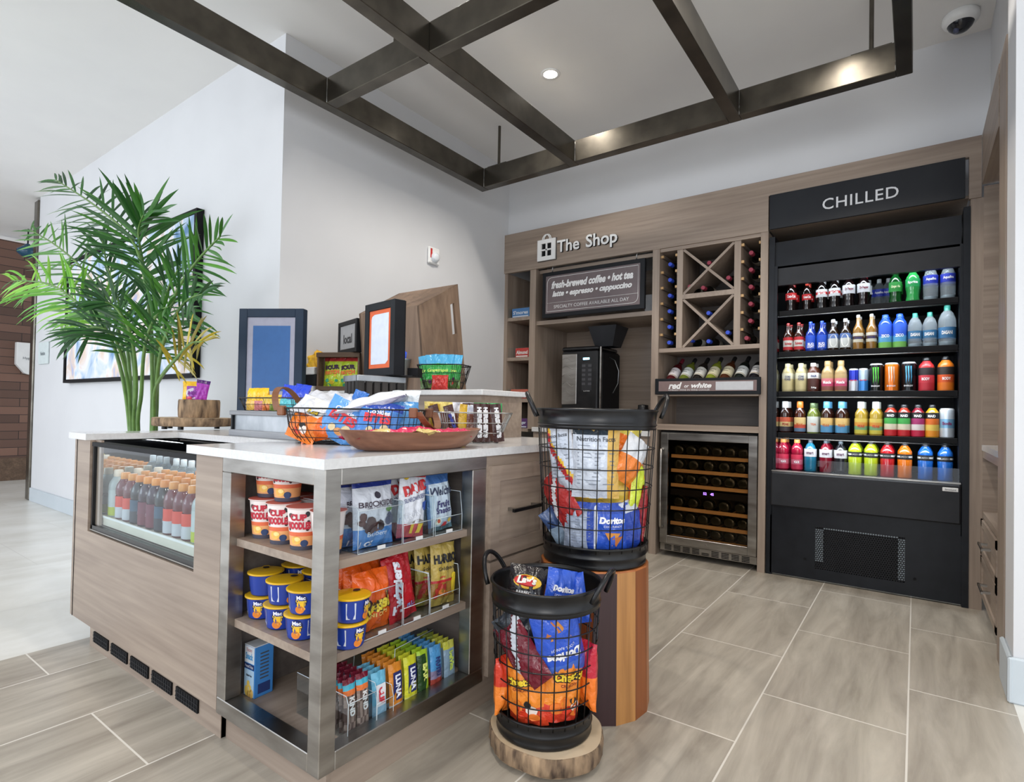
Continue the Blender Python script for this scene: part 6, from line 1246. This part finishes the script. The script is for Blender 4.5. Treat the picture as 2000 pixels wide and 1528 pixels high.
# ================================================================== PALM
PXc, PYc = -3.66, 1.40
t = thing('potted_palm', 'tall green kentia palm in a pot behind the left end of the island', 'palm', (PXc, PYc, 0))
mb = MB(); mb.lathe([(.001, 0), (.14, 0), (.16, .02), (.19, .36), (.20, .38), (.19, .40), (.17, .38), (.17, .34)], 'planter', seg=32); mb.build('pot', t)
MB().disc(.172, .35, 'mulch', seg=32).build('soil', t)
rnp = random.Random(77)
def bez(P, n):
    out = []
    k = len(P)-1
    for i in range(n+1):
        s = i/n*k; j = min(int(s), k-1); f = s-j; p0 = P[max(j-1, 0)]; p1 = P[j]; p2 = P[j+1]; p3 = P[min(j+2, k)]
        out.append(.5*((2*p1)+(p2-p0)*f+(2*p0-5*p1+4*p2-p3)*f*f+(3*p1-p0-3*p2+p3)*f**3))
    return out
def frond(px, Ys, start, L, droop=.5, n=16, *, cols=((42, 96, 30), (96, 156, 40)), dirs=(1, 1), wd=.0165, lift=0, young=False):
    n = int(n*1.3); L *= 1.25
    pts = [at(a, b_, Ys[0]+(Ys[1]-Ys[0])*i/(len(px)-1)) for i, (a, b_) in enumerate(px)]
    base = Vector((PXc, PYc, .36))+Vector((rnp.uniform(-.06, .06), rnp.uniform(-.05, .05), 0)); base.x = pts[0].x*.4+PXc*.6
    C_ = bez([base]+pts, 30); org = Vector((PXc, PYc, 0)); C_ = [p-org for p in C_]
    st = MB(); st.tube(C_, [.011*(1-i/31)**.6+.0022 for i in range(31)], 'stem_green', seg=6); s_ = st.build('frond_stem', t)
    mb = MB(); i0 = int(30*start); N = n
    for k in range(N+1):
        f = k/N; q = i0+(30-i0)*f; i = min(int(q), 29); p = C_[i].lerp(C_[i+1], q-i); tan = (C_[i+1]-C_[i]).normalized()
        side = tan.cross(Vector((.88, -.45, .12))); side = side.normalized() if side.length > .1 else Vector((1, 0, 0))
        for s in (1, -1):
            if (s > 0 and not dirs[0]) or (s < 0 and not dirs[1]): continue
            l_ = L*(.55+.9*f*(1-f)*2 if f < .5 else 1.0-.55*(f-.5)*2)*rnp.uniform(.85, 1.12)
            d = (tan*(.55+.6*f)+side*s*(1.0-.45*f)+Vector((0, rnp.uniform(-.45, .35), rnp.uniform(-.1, .25)+lift))).normalized()
            seg = 6; a = p.copy(); vs = []; w0 = wd*rnp.uniform(.8, 1.1); cc = rnp.uniform(0, 1); c = tuple(cols[0][j]*(1-cc)+cols[1][j]*cc for j in range(3)); dd = d.copy()
            dr = droop*rnp.uniform(.5, 1.5)
            wv = dd.cross(Vector((.85+rnp.uniform(-.5, .3), -.42+rnp.uniform(-.5, .5), rnp.uniform(-.1, .6)))).normalized()
            for m_ in range(seg+1):
                e = m_/seg; ww = w0*(math.sin(PI*min(1, .10+e*.90)))**.8*(1 if e < 1 else 0)+.0006
                nv = dd.cross(wv).normalized()
                vs += [a-wv*ww/2+nv*ww*.12, a, a+wv*ww/2+nv*ww*.12]; a = a+dd*l_/seg; dd = (dd+Vector((0, 0, -dr*.26*e-.02))).normalized(); wv = (wv-dd*wv.dot(dd)).normalized()
            fs = [(m_*3+b_, m_*3+b_+1, m_*3+b_+4, m_*3+b_+3) for m_ in range(seg) for b_ in (0, 1)]
            mb.add(vs, fs, 'leaf', lin(*c), True)
    mb.build('leaflets', s_)
dk = ((24, 66, 28), (48, 104, 40)); br_ = ((70, 140, 30), (130, 190, 45)); md = ((40, 92, 34), (80, 138, 44))
frond([(254, 845), (238, 730), (205, 640), (150, 590), (95, 555), (25, 548)], (1.40, 1.05), .50, .30, 1.2, 20, cols=br_)
frond([(258, 845), (246, 720), (222, 620), (165, 530), (110, 480), (60, 450)], (1.42, 1.30), .55, .30, .25, 16, cols=md)
frond([(262, 845), (262, 720), (240, 640), (205, 600), (160, 600), (120, 635)], (1.40, 1.20), .52, .24, .9, 15, cols=((60, 110, 50), (120, 160, 70)))
frond([(296, 845), (296, 690), (285, 560), (258, 470), (190, 405), (110, 352)], (1.40, 1.30), .55, .32, .6, 20, cols=dk)
frond([(298, 845), (300, 720), (292, 610), (280, 520), (270, 455), (280, 420)], (1.44, 1.35), .62, .32, .5, 13, cols=((30, 84, 26), (62, 120, 36)), wd=.028)
frond([(302, 845), (308, 740), (318, 650), (345, 570), (385, 510), (430, 462)], (1.42, 1.30), .52, .24, .6, 16, cols=md)
frond([(304, 845), (306, 760), (312, 700), (330, 640), (362, 590), (395, 575)], (1.40, 1.15), .50, .22, .8, 14, cols=dk)
frond([(258, 845), (252, 760), (236, 690), (215, 650), (180, 640), (140, 660)], (1.38, 1.05), .52, .22, 1.0, 14, cols=dk)
frond([(262, 845), (266, 760), (262, 690), (250, 640), (225, 600), (205, 590)], (1.38, 1.15), .50, .22, .9, 13, cols=dk)
frond([(300, 845), (302, 770), (316, 735), (345, 700), (372, 672), (398, 668)], (1.38, 1.15), .62, .17, .9, 10, cols=((110, 100, 30), (190, 170, 50)), wd=.012)
frond([(270, 845), (276, 770), (280, 700), (290, 650), (310, 610), (330, 600)], (1.36, 1.15), .55, .20, .9, 12, cols=md)
frond([(256, 845), (254, 740), (246, 660), (232, 590), (212, 530), (200, 470)], (1.40, 1.35), .50, .27, .6, 15, cols=dk)
frond([(300, 845), (303, 750), (306, 680), (314, 620), (330, 560), (352, 520)], (1.42, 1.40), .48, .24, .7, 14, cols=dk)
